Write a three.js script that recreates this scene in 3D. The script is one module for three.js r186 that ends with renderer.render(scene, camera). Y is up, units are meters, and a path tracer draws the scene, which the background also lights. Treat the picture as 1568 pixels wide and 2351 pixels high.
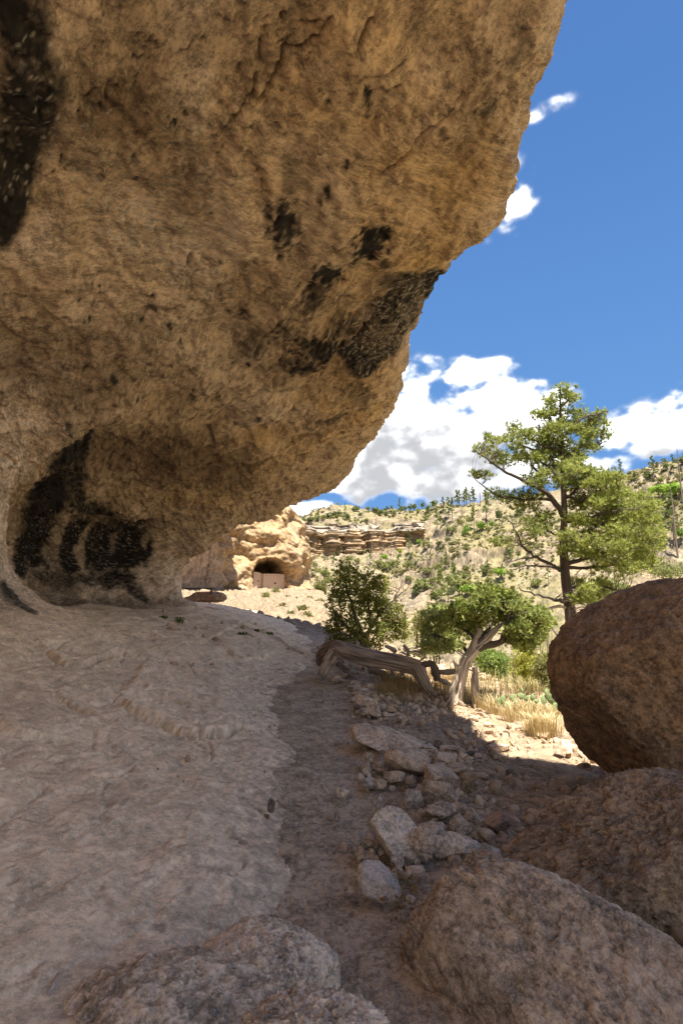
import * as THREE from 'three';
import { mergeGeometries } from 'three/addons/utils/BufferGeometryUtils.js';
import { createNoise3D } from 'simplex-noise';

// ---------------------------------------------------------------- camera, sky, sun, exposure
const scene = new THREE.Scene();
const EYE = 1.6, PITCH = 10.3 * Math.PI / 180, FOC = 1175.5 / Math.tan(41 * Math.PI / 180);
const camera = new THREE.PerspectiveCamera(82, 682 / 1024, 0.05, 6000);
camera.position.set(0, EYE, 0);
camera.lookAt(0, EYE + Math.sin(PITCH) * 100, -Math.cos(PITCH) * 100);
scene.add(camera);
const renderer = new THREE.WebGLRenderer({ antialias: true });
renderer.setSize(682, 1024);
renderer.toneMapping = THREE.LinearToneMapping;
renderer.toneMappingExposure = 6.2;
renderer.shadowMap.enabled = true;
const SUN = new THREE.Vector3(0.095, 0.955, 0.28).normalize();
const sun = new THREE.DirectionalLight(new THREE.Color().setRGB(1.0, 0.945, 0.85), 2.1);
sun.name = 'sun'; sun.position.copy(SUN).multiplyScalar(200); sun.castShadow = true;
Object.assign(sun.shadow.camera, { left: -80, right: 80, top: 80, bottom: -80, near: 1, far: 400 });
sun.shadow.mapSize.set(4096, 4096);
scene.add(sun, sun.target);
const SKY_W = 3072;

// ---------------------------------------------------------------- small tools
function rng(seed) { let a = seed >>> 0; return () => { a = (a + 0x6d2b79f5) | 0; let t = Math.imul(a ^ (a >>> 15), 1 | a); t = (t + Math.imul(t ^ (t >>> 7), 61 | t)) ^ t; return ((t ^ (t >>> 14)) >>> 0) / 4294967296; }; }
const n3 = createNoise3D(rng(11)), n3b = createNoise3D(rng(29));
const clamp = (x, a = 0, b = 1) => x < a ? a : x > b ? b : x;
const lerp = (a, b, t) => a + (b - a) * t;
const smooth = (a, b, x) => { const t = clamp((x - a) / (b - a)); return t * t * (3 - 2 * t); };
function fbm(x, y, z, oct = 4, gain = 0.5) { let s = 0, a = 1, m = 0; for (let i = 0; i < oct; i++) { s += a * n3(x, y, z); m += a; a *= gain; x = x * 2.03 + 7.1; y = y * 2.03 + 3.7; z = z * 2.03 + 1.3; } return s / m; }
function ridged(x, y, z, oct = 3) { let s = 0, a = 1, m = 0; for (let i = 0; i < oct; i++) { s += a * (1 - Math.abs(n3b(x, y, z))); m += a; a *= 0.5; x = x * 2.1 + 5.2; y = y * 2.1 + 1.1; z = z * 2.1 + 9.4; } return s / m; }
function table(t, x) { if (x <= t[0][0]) return t[0][1]; for (let i = 1; i < t.length; i++) if (x <= t[i][0]) { const k = (x - t[i - 1][0]) / (t[i][0] - t[i - 1][0]); return lerp(t[i - 1][1], t[i][1], k); } return t[t.length - 1][1]; }
const mix3 = (a, b, t) => [lerp(a[0], b[0], t), lerp(a[1], b[1], t), lerp(a[2], b[2], t)];
// a direction from a spot in the photograph (1568 wide), and the point at a given depth along it
function ray(px, py) { const x = (px - 784) / FOC, y = (1175.5 - py) / FOC, c = Math.cos(PITCH), s = Math.sin(PITCH); return new THREE.Vector3(x, y * c + s, -(c - y * s)); }
function at(px, py, f) { const d = ray(px, py); return d.multiplyScalar(f / -d.z).add(new THREE.Vector3(0, EYE, 0)); }
const used = new Map();
function numbered(name) { const n = used.get(name) || 0; used.set(name, n + 1); return n ? name + '_' + String(n).padStart(3, '0') : name; }
function shade(o) { o.traverse((m) => { if (m.isMesh) { m.castShadow = true; m.receiveShadow = true; } }); return o; }
function tag(o, label, category, group) { o.userData.label = label; o.userData.category = category; if (group) o.userData.group = group; return o; }
function struct(name, geo, mat, label) { const m = new THREE.Mesh(geo, mat); m.name = numbered(name); m.userData.kind = 'structure'; if (label) m.userData.label = label; scene.add(shade(m)); return m; }
function thing(name, label, category, pos, group) { const g = new THREE.Group(); g.name = numbered(name); if (pos) g.position.copy(pos); tag(g, label, category, group); scene.add(g); return g; }
function solo(name, geo, mat, label, category, group) { const m = new THREE.Mesh(geo, mat); m.name = numbered(name); tag(m, label, category, group); scene.add(shade(m)); return m; }
function part(name, geo, mat, parent, kind) { const m = new THREE.Mesh(geo, mat); m.name = name; if (kind) m.userData.kind = kind; parent.add(shade(m)); return m; }
// a grid of nu x nv points as an indexed geometry; flip turns it inside out
function gridGeometry(P, nu, nv, C, UV, flip, closedV) {
  const g = new THREE.BufferGeometry(); g.setAttribute('position', new THREE.BufferAttribute(P, 3));
  if (C) g.setAttribute('color', new THREE.BufferAttribute(C, 3));
  if (UV) g.setAttribute('uv', new THREE.BufferAttribute(UV, 2));
  const jm = closedV ? nv : nv - 1, idx = new Uint32Array((nu - 1) * jm * 6); let k = 0;
  for (let i = 0; i < nu - 1; i++) for (let j = 0; j < jm; j++) {
    const a = i * nv + j, b = a + nv, j2 = (j + 1) % nv, c = i * nv + j2, d = c + nv;
    if (flip) { idx[k++] = a; idx[k++] = c; idx[k++] = b; idx[k++] = b; idx[k++] = c; idx[k++] = d; } else { idx[k++] = a; idx[k++] = b; idx[k++] = c; idx[k++] = b; idx[k++] = d; idx[k++] = c; }
  }
  g.setIndex(new THREE.BufferAttribute(idx, 1)); g.computeVertexNormals(); return g;
}
// a repeating texture of several octaves of value noise
function tileNoise(N, seed, cells, gain, fn, color) {
  const r = rng(seed), lat = cells.map((c) => { const a = new Float32Array(c * c); for (let i = 0; i < a.length; i++) a[i] = r(); return a; });
  const data = new Uint8Array(N * N * 4);
  for (let y = 0; y < N; y++) for (let x = 0; x < N; x++) {
    let s = 0, a = 1, m = 0;
    for (let o = 0; o < cells.length; o++) {
      const c = cells[o], u = x / N * c, v = y / N * c, i = Math.floor(u), j = Math.floor(v), p = u - i, q = v - j, P = p * p * (3 - 2 * p), Q = q * q * (3 - 2 * q), L = lat[o], i2 = (i + 1) % c, j2 = (j + 1) % c;
      s += a * lerp(lerp(L[j * c + i], L[j * c + i2], P), lerp(L[j2 * c + i], L[j2 * c + i2], P), Q); m += a; a *= gain;
    }
    const v = fn(s / m, x, y), k = (y * N + x) * 4;
    data[k] = clamp(v[0]) * 255; data[k + 1] = clamp(v[1]) * 255; data[k + 2] = clamp(v[2]) * 255; data[k + 3] = 255;
  }
  const t = new THREE.DataTexture(data, N, N); t.wrapS = t.wrapT = THREE.RepeatWrapping; t.magFilter = THREE.LinearFilter; t.minFilter = THREE.LinearMipmapLinearFilter;
  if (color) t.colorSpace = THREE.SRGBColorSpace; t.needsUpdate = true; return t;
}
// ---------------------------------------------------------------- sky: blue air and cumulus, one equirectangular texture
{
  const W = SKY_W, H = W / 2, data = new Float32Array(W * H * 4);
  // puffs: where they stand (spot, width, height, strength)
  const puffs = [[945, 930, 62, 70, 1], [925, 1010, 70, 70, 1], [1020, 990, 110, 60, .95], [1140, 930, 110, 42, 1], [1060, 960, 60, 40, .7], [1220, 905, 70, 20, .6], [880, 1090, 190, 50, .95], [1060, 1060, 150, 75, .9], [1180, 1010, 100, 60, .8], [715, 1168, 70, 22, .95], [800, 1125, 110, 26, .8],
    [1480, 958, 90, 26, .8], [1570, 930, 45, 42, .9], [1455, 1000, 60, 18, .8], [1420, 1062, 150, 22, .65], [1545, 1020, 55, 18, .8], [1260, 1060, 150, 40, .35], [1150, 838, 55, 16, .7], [1062, 828, 34, 22, .75], [1075, 855, 26, 14, .6], [985, 820, 32, 10, .45], [920, 808, 10, 36, .5], [1235, 876, 16, 9, .6],
    [1195, 455, 34, 42, .62], [1165, 490, 30, 60, .5], [1180, 370, 16, 36, .4], [1228, 378, 20, 16, .4], [1260, 250, 46, 16, .5], [1285, 222, 28, 12, .4], [1225, 272, 22, 10, .4], [1130, 655, 24, 14, .55], [1190, 632, 8, 5, .4], [1115, 545, 14, 18, .35], [1000, 870, 60, 26, .5],
    [968, 952, 26, 26, -1.1], [1000, 905, 22, 34, -.5], [880, 1140, 60, 10, -.4], [700, 1140, 60, 9, -.9], [1330, 985, 30, 26, -.6]].map(([x, y, rx, ry, w]) => {
    const d = ray(x, y).normalize(), el = Math.asin(d.y), sx = FOC / 1.05;
    return { a: Math.atan2(d.x, -d.z), e: el, ra: rx / sx / Math.cos(el), re: ry / sx, w };
  });
  const zen = [0.0140, 0.036, 0.093], mid = [0.0240, 0.057, 0.122], low = [0.050, 0.090, 0.155];
  function cloud(x, y, z, a, e) {
    let b = 0; // how much cloud stands here
    if (a > -0.7 && a < 0.75) for (const p of puffs) { const u = (a - p.a) / p.ra, v = (e - p.e) / p.re, q = u * u + v * v; if (q < 6) b += p.w * Math.exp(-q * 0.8); }
    const far = smooth(0.58, 0.70, Math.abs(a)); // extra unseen cloud added all round, as fill light for the shade
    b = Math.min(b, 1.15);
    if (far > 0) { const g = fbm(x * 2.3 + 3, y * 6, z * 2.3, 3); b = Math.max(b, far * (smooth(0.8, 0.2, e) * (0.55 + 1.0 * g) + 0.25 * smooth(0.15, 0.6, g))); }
    const w = n3b(x * 9, y * 16, z * 9) * 0.02;
    const f = fbm(x * 10 + w, y * 15, z * 10 + w, 6, 0.54);
    return b * 0.95 + f * (0.30 + 0.80 * Math.min(1, b * 1.5)) - 0.30;
  }
  for (let row = 0; row < H; row++) {
    const e = ((row + 0.5) / H - 0.5) * Math.PI, y = Math.sin(e), ce = Math.cos(e);
    for (let col = 0; col < W; col++) {
      const k = (row * W + col) * 4, r = ((col + 0.5) / W - 0.5) * 2 * Math.PI, x = Math.cos(r) * ce, z = Math.sin(r) * ce;
      const yy = Math.max(y, 0), t = Math.sqrt(yy);
      let c = mix3(low, mid, smooth(0, 0.55, t)); c = mix3(c, zen, smooth(0.5, 0.95, t));
      const toSun = x * SUN.x + y * SUN.y + z * SUN.z, glow = Math.pow(clamp(toSun), 6) * 0.02;
      c = [c[0] + glow, c[1] + glow, c[2] + glow];
      if (y > 0) {
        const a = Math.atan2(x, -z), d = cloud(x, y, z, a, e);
        if (d > 0) {
          let up = 0; for (const h of [.018, .045, .085]) up += clamp(cloud(x, y + h, z, a + h * .35, e + h), -.3, 1.1) / 3; // how much cloud stands between here and the sun
          const thin = Math.pow(smooth(0, 0.62, d), 1.25), shadow = clamp(.10 + up * .95 - .18 + .5 * (up - d)) * smooth(.1, .6, d), lit = lerp(.36, .105, Math.pow(smooth(0, .95, shadow), .8));
          const body = lerp(.45, 1, smooth(.08, .5, d)), cc = [lit * body * .985, lit * body * .99, lit * body * 1.015];
          c = mix3(c, cc, thin * 0.97);
        }
      }
      data[k] = c[0]; data[k + 1] = c[1]; data[k + 2] = c[2]; data[k + 3] = 1;
    }
  }
  const t = new THREE.DataTexture(data, W, H, THREE.RGBAFormat, THREE.FloatType);
  t.mapping = THREE.EquirectangularReflectionMapping; t.magFilter = THREE.LinearFilter; t.needsUpdate = true;
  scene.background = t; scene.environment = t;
}
// ---------------------------------------------------------------- the rock shelter: bedrock floor, rear wall, roof, lip and outer face as one surface
// sections across the trail: [distance ahead, [x, height above the eye] from the floor's edge at the trail round to the top]
let SECTIONS = [
  [-6, [[-.2, -1.9], [-.6, -1.6], [-2, -1.25], [-4, -.75], [-5.8, -.2], [-7, .7], [-7.4, 2.4], [-6.7, 4.6], [-5, 6.5], [-2, 7.9], [2.2, 8.8], [5.4, 10.6], [8.6, 12.6], [9, 13.4], [-8, 25]]],
  [1.9, [[-.2, -1.93], [-.6, -1.58], [-1.6, -1.38], [-3, -1.0], [-5.4, -.27], [-7.2, .75], [-7.7, 2.4], [-6.9, 4.6], [-5, 6.5], [-2, 7.9], [2.2, 8.6], [5.2, 10.2], [8.6, 12.6], [9, 13.4], [-8, 25]]],  // unseen outer lip set wide so its shadow covers the boulders
  [3, [[-.2, -1.95], [-.6, -1.58], [-1.6, -1.38], [-3, -1.0], [-5.3, -.27], [-7.2, .75], [-7.7, 2.4], [-6.9, 4.6], [-5, 6.5], [-2, 7.9], [1.8, 8.6], [4.1, 9.9], [4.7, 11.6], [4.7, 12.6], [-8, 25]]],
  [7, [[-.6, -1.9], [-.92, -1.5], [-2.2, -1.27], [-3.7, -.82], [-5.9, -.15], [-7.7, .8], [-8.3, 2.4], [-7.4, 4.6], [-5.5, 6.4], [-2.5, 7.7], [.8, 8.3], [2.95, 8.75], [3.9, 10.4], [4.75, 12.2], [-8, 25]]],
  [9, [[-.85, -1.85], [-1.2, -1.42], [-2.5, -1.1], [-4, -.7], [-5.6, -.12], [-6.7, .7], [-7.1, 2.2], [-6.8, 4.0], [-5.5, 5.8], [-3, 7.2], [.6, 7.95], [2.95, 8.3], [3.4, 9.6], [4.3, 12.2], [-8, 25]]],
  [11, [[-1.1, -1.75], [-1.4, -1.33], [-2.8, -1.0], [-4.3, -.55], [-5.7, .1], [-6.6, .85], [-6.9, 2.1], [-6.6, 3.7], [-5.4, 5.3], [-3.1, 6.7], [.2, 7.4], [2.85, 7.7], [3.2, 9.2], [3.3, 12], [-8, 25]]],
  [12.5, [[-1.1, -1.65], [-1.4, -1.22], [-2.9, -.85], [-4.5, -.4], [-6.1, .22], [-6.95, .85], [-7.2, 1.9], [-6.9, 3.2], [-5.9, 4.6], [-3.6, 6.2], [-.4, 7.2], [2.2, 7.95], [2.55, 9.4], [2.5, 12], [-8, 25]]],
  [15.5, [[-.8, -1.4], [-1.1, -1.0], [-3, -.55], [-5.2, -.12], [-7.4, .3], [-8.9, .75], [-9.6, 1.9], [-9.1, 3.2], [-7.2, 4.7], [-4.3, 5.9], [-1, 6.75], [1.5, 7.3], [1.7, 8.8], [1.6, 12], [-8, 25]]],
  [18.5, [[-.9, -1.15], [-1.2, -.82], [-3, -.38], [-5.3, -.02], [-7.8, .32], [-9.6, .75], [-10.1, 1.8], [-9.4, 3.1], [-7.3, 4.7], [-4.5, 5.6], [-1, 6.2], [1.55, 6.9], [1.7, 8.5], [1.3, 12], [-8, 25]]],
  [21, [[-1.0, -1.05], [-1.3, -.72], [-2.8, -.3], [-4.6, .08], [-6.8, .38], [-8.6, .75], [-9.0, 1.7], [-8.5, 2.9], [-6.6, 3.9], [-4.0, 4.6], [-1.2, 5.3], [.85, 6.3], [1.0, 8], [.7, 12], [-8, 25]]],
  [23.5, [[-1.2, -1], [-1.5, -.65], [-2.8, -.25], [-4.2, .1], [-5.5, .35], [-6.3, .8], [-6.45, 1.6], [-6.1, 2.5], [-5.2, 3.05], [-3.6, 3.85], [-1.8, 4.75], [-.55, 5.5], [-.2, 7.5], [-.2, 12], [-8, 25]]],
  [26, [[-1.3, -.85], [-1.6, -.5], [-3, -.1], [-5, .3], [-7.3, .6], [-8.8, 1.0], [-9.3, 1.8], [-8.8, 3.0], [-7.8, 4.2], [-5.8, 5.2], [-4, 6.4], [-2.8, 7.5], [-2.6, 9], [-2.6, 13], [-10, 25]]],
  [31, [[-1.5, -.35], [-2, -.1], [-4, .3], [-7, .8], [-10, 1.2], [-13, 1.8], [-14, 3], [-14, 5], [-13, 6.5], [-12, 8], [-11, 9], [-10, 10], [-10, 12], [-10, 16], [-16, 25]]],
];
function sectionAt(f) { // the fifteen points of the section at that distance
  let k = 0; const S = SECTIONS; while (k < S.length - 2 && f > S[k + 1][0]) k++;
  const a = S[Math.max(k - 1, 0)], b = S[k], c = S[k + 1], d = S[Math.min(k + 2, S.length - 1)], h = c[0] - b[0], t = clamp((f - b[0]) / h, 0, 1), t2 = t * t, t3 = t2 * t, out = [];
  for (let i = 0; i < 15; i++) { const p = []; for (let q = 0; q < 2; q++) {
    const m0 = (c[1][i][q] - a[1][i][q]) / Math.max(c[0] - a[0], 1e-6) * h, m1 = (d[1][i][q] - b[1][i][q]) / Math.max(d[0] - b[0], 1e-6) * h;
    p.push((2 * t3 - 3 * t2 + 1) * b[1][i][q] + (t3 - 2 * t2 + t) * m0 + (3 * t2 - 2 * t3) * c[1][i][q] + (t3 - t2) * m1);
  } out.push(p); }
  return out;
}
function alongSection(s, e) { // Catmull-Rom through the fifteen points
  if (e >= 13) { const t = e - 13; return [lerp(s[13][0], s[14][0], t), lerp(s[13][1], s[14][1], t)]; }
  const k = Math.min(13, Math.floor(e)), t = e - k, a = s[Math.max(k - 1, 0)], b = s[k], c = s[k + 1], d = k === 12 ? [2 * c[0] - b[0], 2 * c[1] - b[1]] : s[Math.min(k + 2, 14)], r = [];
  for (let q = 0; q < 2; q++) r.push(0.5 * (2 * b[q] + (c[q] - a[q]) * t + (2 * a[q] - 5 * b[q] + 4 * c[q] - d[q]) * t * t + (3 * b[q] - a[q] - 3 * c[q] + d[q]) * t * t * t));
  return r;
}
{ // roof drawn lower and nearer, unseen outer face trimmed, to set the cast shadow
  const shrink = (f) => lerp(.85, 1, smooth(12, 23, f)), old = SECTIONS;
  const made = [1.9, 3, 4.5, 6, 7.5, 9, 10.5, 12, 14, 16, 18.5, 21].map((f) => { const s0 = sectionAt(f); return [f, s0.map((p, i) => { if (i < 7 || f < 2.5) return p; const k = i === 7 ? (1 + shrink(f)) / 2 : shrink(f), q = sectionAt(f / k)[i]; return [q[0] * k, q[1] * k]; })]; });
  for (const [f, p] of made) if (f > 4) { p[12] = [p[11][0] + .12, p[11][1] + 1.3]; p[13] = [p[11][0] - .05, p[11][1] + 4]; }
  SECTIONS = [old[0], ...made, ...old.filter((s) => s[0] > 22)].map(([f, p]) => f > 25 ? [f, p] : [f, [[p[1][0] + 1.0, p[1][1] - .34], ...p.slice(1)]]); // the bedrock dips gently under the dirt of the path
}
const U_TO_F = [[0, -6], [.03, 0], [.07, 1.5], [.28, 5], [.5, 10], [.67, 15], [.89, 23.5], [.95, 26.5], [1, 31]], V_TO_E = [[0, 0], [.37, 4], [.915, 11], [.965, 12.2], [1, 14]];
function caveBase(NU, NV) {
  const P = new Float32Array(NU * NV * 3), UV = new Float32Array(NU * NV * 2);
  for (let i = 0; i < NU; i++) { const u = i / (NU - 1), f = table(U_TO_F, u), s = sectionAt(f); for (let j = 0; j < NV; j++) { const v = j / (NV - 1), p = alongSection(s, table(V_TO_E, v)), k = i * NV + j; P[k * 3] = p[0]; P[k * 3 + 1] = p[1] + EYE; P[k * 3 + 2] = -f; UV[k * 2] = u; UV[k * 2 + 1] = v; } }
  return { P, UV };
}
// where a spot of the photograph lies on that surface
const caveProbe = (() => { const { P, UV } = caveBase(120, 130), m = new THREE.Mesh(gridGeometry(P, 120, 130, null, UV), new THREE.MeshBasicMaterial({ side: THREE.DoubleSide })); const r = new THREE.Raycaster(); return (px, py) => { r.set(camera.position, ray(px, py).normalize()); const h = r.intersectObject(m)[0]; return h ? { u: h.uv.x, v: h.uv.y, p: h.point } : null; }; })();
const NU = 740, NV = 800;
const cave = caveBase(NU, NV);
const F = {}; for (const k of ['sootShade', 'dark', 'pale', 'orange', 'pink', 'disp', 'fleck', 'streak']) F[k] = new Float32Array(NU * NV);
// a patch or line on the rock: each is laid in the surface's own coordinates; fn(cell, x, y) gets the place in units of the patch
function patch(cx, cy, reach, fn) {
  const h0 = caveProbe(cx, cy), h1 = caveProbe(cx + 5, cy), h2 = caveProbe(cx, cy + 5); if (!h0 || !h1 || !h2) return;
  const a = (h1.u - h0.u) / 5, b = (h2.u - h0.u) / 5, c = (h1.v - h0.v) / 5, d = (h2.v - h0.v) / 5, det = a * d - b * c; if (Math.abs(det) < 1e-10) return;
  const eu = Math.min(.2, (Math.abs(a) + Math.abs(b)) * reach), ev = Math.min(.2, (Math.abs(c) + Math.abs(d)) * reach);
  for (let i = Math.max(0, Math.floor((h0.u - eu) * (NU - 1))); i <= Math.min(NU - 1, (h0.u + eu) * (NU - 1)); i++) for (let j = Math.max(0, Math.floor((h0.v - ev) * (NV - 1))); j <= Math.min(NV - 1, (h0.v + ev) * (NV - 1)); j++) {
    const du = i / (NU - 1) - h0.u, dv = j / (NV - 1) - h0.v; fn(i * NV + j, (d * du - b * dv) / det, (a * dv - c * du) / det);
  }
}
function wob(k, s, amp) { const P = cave.P; return amp * fbm(P[k * 3] * s, P[k * 3 + 1] * s, P[k * 3 + 2] * s, 4, 0.6); }
function blob(field, cx, cy, rx, ry, val, rot = 0, soft = 0.5, ns = 2.2, na = 0.8) {
  const c = Math.cos(rot), s = Math.sin(rot), A = F[field];
  patch(cx, cy, Math.max(rx, ry) * 1.9, (k, x, y) => { const X = (x * c + y * s) / rx, Y = (y * c - x * s) / ry, d = Math.hypot(X, Y) + wob(k, ns, na); const m = val * (1 - smooth(1 - soft, 1 + soft, d)); if (Math.abs(m) > Math.abs(A[k])) A[k] = m; });
}
function eachSegment(pts, reach, fn) { // pts: [x, y, ...]; fn(cell, distance, side, share along)
  for (let n = 0; n + 1 < pts.length; n++) {
    const [ax, ay] = pts[n], [bx, by] = pts[n + 1], mx = (ax + bx) / 2, my = (ay + by) / 2, L = Math.hypot(bx - ax, by - ay), tx = (bx - ax) / L, ty = (by - ay) / L;
    patch(mx, my, L / 2 + reach, (k, x, y) => { const al = x * tx + y * ty, ac = -x * ty + y * tx, o = Math.max(0, Math.abs(al) - L / 2), d = Math.hypot(o, ac); if (d < reach) fn(k, d, ac, n, clamp(al / L + .5)); });
  }
}
function band(field, pts, val, soft = 0.5, ns = 1.5, na = 0.6) { // pts: [x, y, half width]
  const A = F[field], w = Math.max(...pts.map((p) => p[2]));
  eachSegment(pts, w * 2, (k, d, ac, n, t) => { const wd = lerp(pts[n][2], pts[n + 1][2], t), m = val * (1 - smooth(1 - soft, 1 + soft, d / wd + wob(k, ns, na * .7))); if (m > A[k]) A[k] = m; });
}
function crack(pts, w, depth) { w *= 1.25; depth *= 1.5; const D = {}; eachSegment(pts, w * 5, (k, d) => { const q = d + wob(k, 9, w * 0.9), m = -depth * (1 - smooth(w * .3, w * 1.3, Math.abs(q))); if (!(k in D) || m < D[k]) D[k] = m; }); for (const k in D) F.disp[k] += D[k]; }
// a broken edge: the side above the line (as listed, to its left hand) stands proud and fades back into the rock
function rounded(pts, n) { const c = new THREE.CatmullRomCurve3(pts.map(([x, y]) => new THREE.Vector3(x, y, 0)), false, 'centripetal'); return c.getSpacedPoints(n).map((p) => [p.x, p.y]); }
function scarp(line, amp, fade) {
  const hits = rounded(line, Math.max(8, line.length * 3)).map(([x, y]) => caveProbe(x, y)).filter((h) => h); if (hits.length < 3) return;
  let u0 = 1, u1 = 0, v0 = 1, v1 = 0, D = 0; for (const h of hits) { u0 = Math.min(u0, h.u); u1 = Math.max(u1, h.u); v0 = Math.min(v0, h.v); v1 = Math.max(v1, h.v); D += h.p.distanceTo(camera.position) / hits.length; }
  const w = fade * D / FOC, P = cave.P, m = .03, cross = w * 2.2, up = new THREE.Vector3();
  { // which way the rock faces there
    const h = hits[Math.floor(hits.length / 2)], i = Math.round(h.u * (NU - 1)), j = Math.round(h.v * (NV - 1)), k = (i * NV + j) * 3, a = k + NV * 3, b = k + 3; up.crossVectors(new THREE.Vector3(P[a] - P[k], P[a + 1] - P[k + 1], P[a + 2] - P[k + 2]), new THREE.Vector3(P[b] - P[k], P[b + 1] - P[k + 1], P[b + 2] - P[k + 2])).normalize();
  }
  for (let i = Math.max(0, Math.floor((u0 - m * 2) * (NU - 1))); i <= Math.min(NU - 1, (u1 + m * 2) * (NU - 1)); i++) for (let j = Math.max(0, Math.floor((v0 - m * 2) * (NV - 1))); j <= Math.min(NV - 1, (v1 + m * 2) * (NV - 1)); j++) {
    const k = i * NV + j, x = P[k * 3], y = P[k * 3 + 1], z = P[k * 3 + 2]; let best = 1e9, side = 1;
    for (let n = 0; n + 1 < hits.length; n++) {
      const A = hits[n].p, B = hits[n + 1].p, tx = B.x - A.x, ty = B.y - A.y, tz = B.z - A.z, q = clamp(((x - A.x) * tx + (y - A.y) * ty + (z - A.z) * tz) / (tx * tx + ty * ty + tz * tz)), ex = x - A.x - tx * q, ey = y - A.y - ty * q, ez = z - A.z - tz * q, d = ex * ex + ey * ey + ez * ez;
      if (d < best) { best = d; side = (ty * ez - tz * ey) * up.x + (tz * ex - tx * ez) * up.y + (tx * ey - ty * ex) * up.z; }
    }
    const d = Math.sqrt(best); if (d > cross) continue;
    const s = (side > 0 ? d : -d) + wob(k, 1.3, w * .16) + wob(k, 6, .02);
    F.disp[k] += amp * smooth(-.06, .05, s) * Math.exp(-Math.max(0, s) / w * 1.6) * (1 - smooth(w * 1.5, w * 2.1, d));
  }
}

const ledge = (pts, amp, fade) => scarp([...pts].reverse(), amp, fade);

// soot of old fires and seep stains
band('sootShade', [[30, -20, 66], [55, 80, 62], [66, 180, 70], [56, 300, 68], [44, 400, 60], [28, 480, 46], [10, 550, 28]], .9, .5, 1.2, .5);
band('sootShade', [[208, 996, 12], [180, 1030, 26], [140, 1080, 38], [105, 1140, 42], [78, 1200, 40], [52, 1260, 30], [34, 1310, 20], [22, 1345, 14]], .95, .5, 2, .5);
band('sootShade', [[22, 1335, 10], [45, 1372, 8], [80, 1400, 10]], .7, .6, 2, .5);
band('sootShade', [[160, 1080, 20], [165, 1140, 30], [200, 1170, 20], [255, 1176, 14]], .75, .6, 2.4, .9);
band('sootShade', [[70, 1262, 40], [150, 1258, 62], [230, 1252, 62], [285, 1250, 56], [305, 1255, 44]], 1, .36, 2.2, .5); blob('sootShade', 230, 1330, 90, 22, .7, .1, .5, 3, .8); blob('sootShade', 120, 1330, 70, 22, .6, .2, .5, 3, .8);
band('sootShade', [[245, 1325, 16], [290, 1325, 18], [300, 1350, 14], [310, 1362, 12], [335, 1380, 8]], .75, .5, 4, 1);
blob('sootShade', 352, 1196, 42, 10, .5, .15, .6, 4, 1);
blob('streak', 118, 1255, 17, 62, .85, .2, .35, 2, .25); blob('streak', 180, 1262, 12, 56, .85, .15, .35, 2, .25); blob('streak', 262, 1240, 6, 26, .6, .5, .5, 4, .6); blob('streak', 333, 1238, 7, 20, .6, .3, .5, 4, .6); blob('streak', 360, 1205, 12, 14, .4, .3, .5, 4, .6);
blob('dark', 120, 1375, 110, 26, .7, .35, .5, 1.6, .5); blob('dark', 300, 1395, 160, 20, .75, .05, .5, 1.6, .5);
// the roof's dark patches, brown zones, the hollows' shade painted brown, and paler faces
for (const [x, y, rx, ry, v, r] of [[745, 622, 34, 26, .9, 0], [848, 545, 36, 44, .8, .3], [880, 600, 20, 22, .5, 0], [655, 510, 34, 50, .62, -.4], [645, 488, 14, 10, .95, 0], [668, 400, 22, 55, .4, .2], [840, 215, 11, 34, .7, 0], [752, 430, 9, 12, .8, 0], [795, 370, 7, 10, .8, 0], [720, 670, 26, 34, .6, .5], [780, 690, 28, 12, .5, 0], [650, 745, 26, 30, .55, .4], [735, 790, 66, 30, .75, .2], [790, 760, 40, 24, .55, 0], [705, 830, 40, 18, .7, 0], [560, 720, 12, 20, .5, 0], [760, 955, 50, 12, .5, -.4], [500, 890, 8, 20, .5, 0], [440, 908, 10, 12, .5, 0], [388, 745, 6, 8, .8, 0], [345, 712, 10, 18, .5, .8], [1020, 295, 12, 12, .4, 0], [600, 170, 30, 40, .25, 0], [950, 60, 30, 60, .25, .4], [1120, 230, 16, 46, .45, .2], [1180, 120, 20, 60, .35, .3], [820, 900, 40, 30, .4, 0], [590, 780, 60, 20, .35, -.5], [660, 820, 50, 10, .4, -.3]]) blob('sootShade', x, y, rx, ry, Math.min(1, v * 1.25), r, .5, 5, 1.2);
blob('dark', 380, 1045, 190, 62, .85, .12, .6, .8, .4); blob('dark', 470, 1085, 100, 30, .7, .1, .5, 1, .4); blob('dark', 150, 840, 220, 110, .55, .1, .6, .7, .5); blob('dark', 250, 240, 150, 130, .75, .4, .6, .7, .6); blob('dark', 420, 430, 70, 160, .55, -.5, .6, .8, .5); blob('dark', 330, 80, 160, 80, .45, 0, .6, .8, .5); blob('dark', 700, 780, 150, 110, .45, 0, .6, .8, .5); blob('dark', 560, 700, 120, 90, .35, 0, .6, .8, .5); blob('dark', 1090, 230, 60, 200, .4, .25, .6, .8, .5);  // first two blobs paint the shade of the recess hollow
blob('orange', 1000, 440, 150, 160, .8, 0, .6, .8, .4); blob('orange', 900, 640, 150, 60, .9, -.5, .6, .8, .4); blob('orange', 880, 180, 220, 200, .55, 0, .6, .8, .4); blob('orange', 770, 880, 130, 120, .7, 0, .6, .8, .4); blob('orange', 560, 480, 90, 260, .3, 0, .6, .8, .4); blob('orange', 650, 1020, 160, 60, .5, -.4, .6, .8, .4); blob('orange', 470, 1130, 120, 30, .6, 0, .6, .8, .4);
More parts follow.
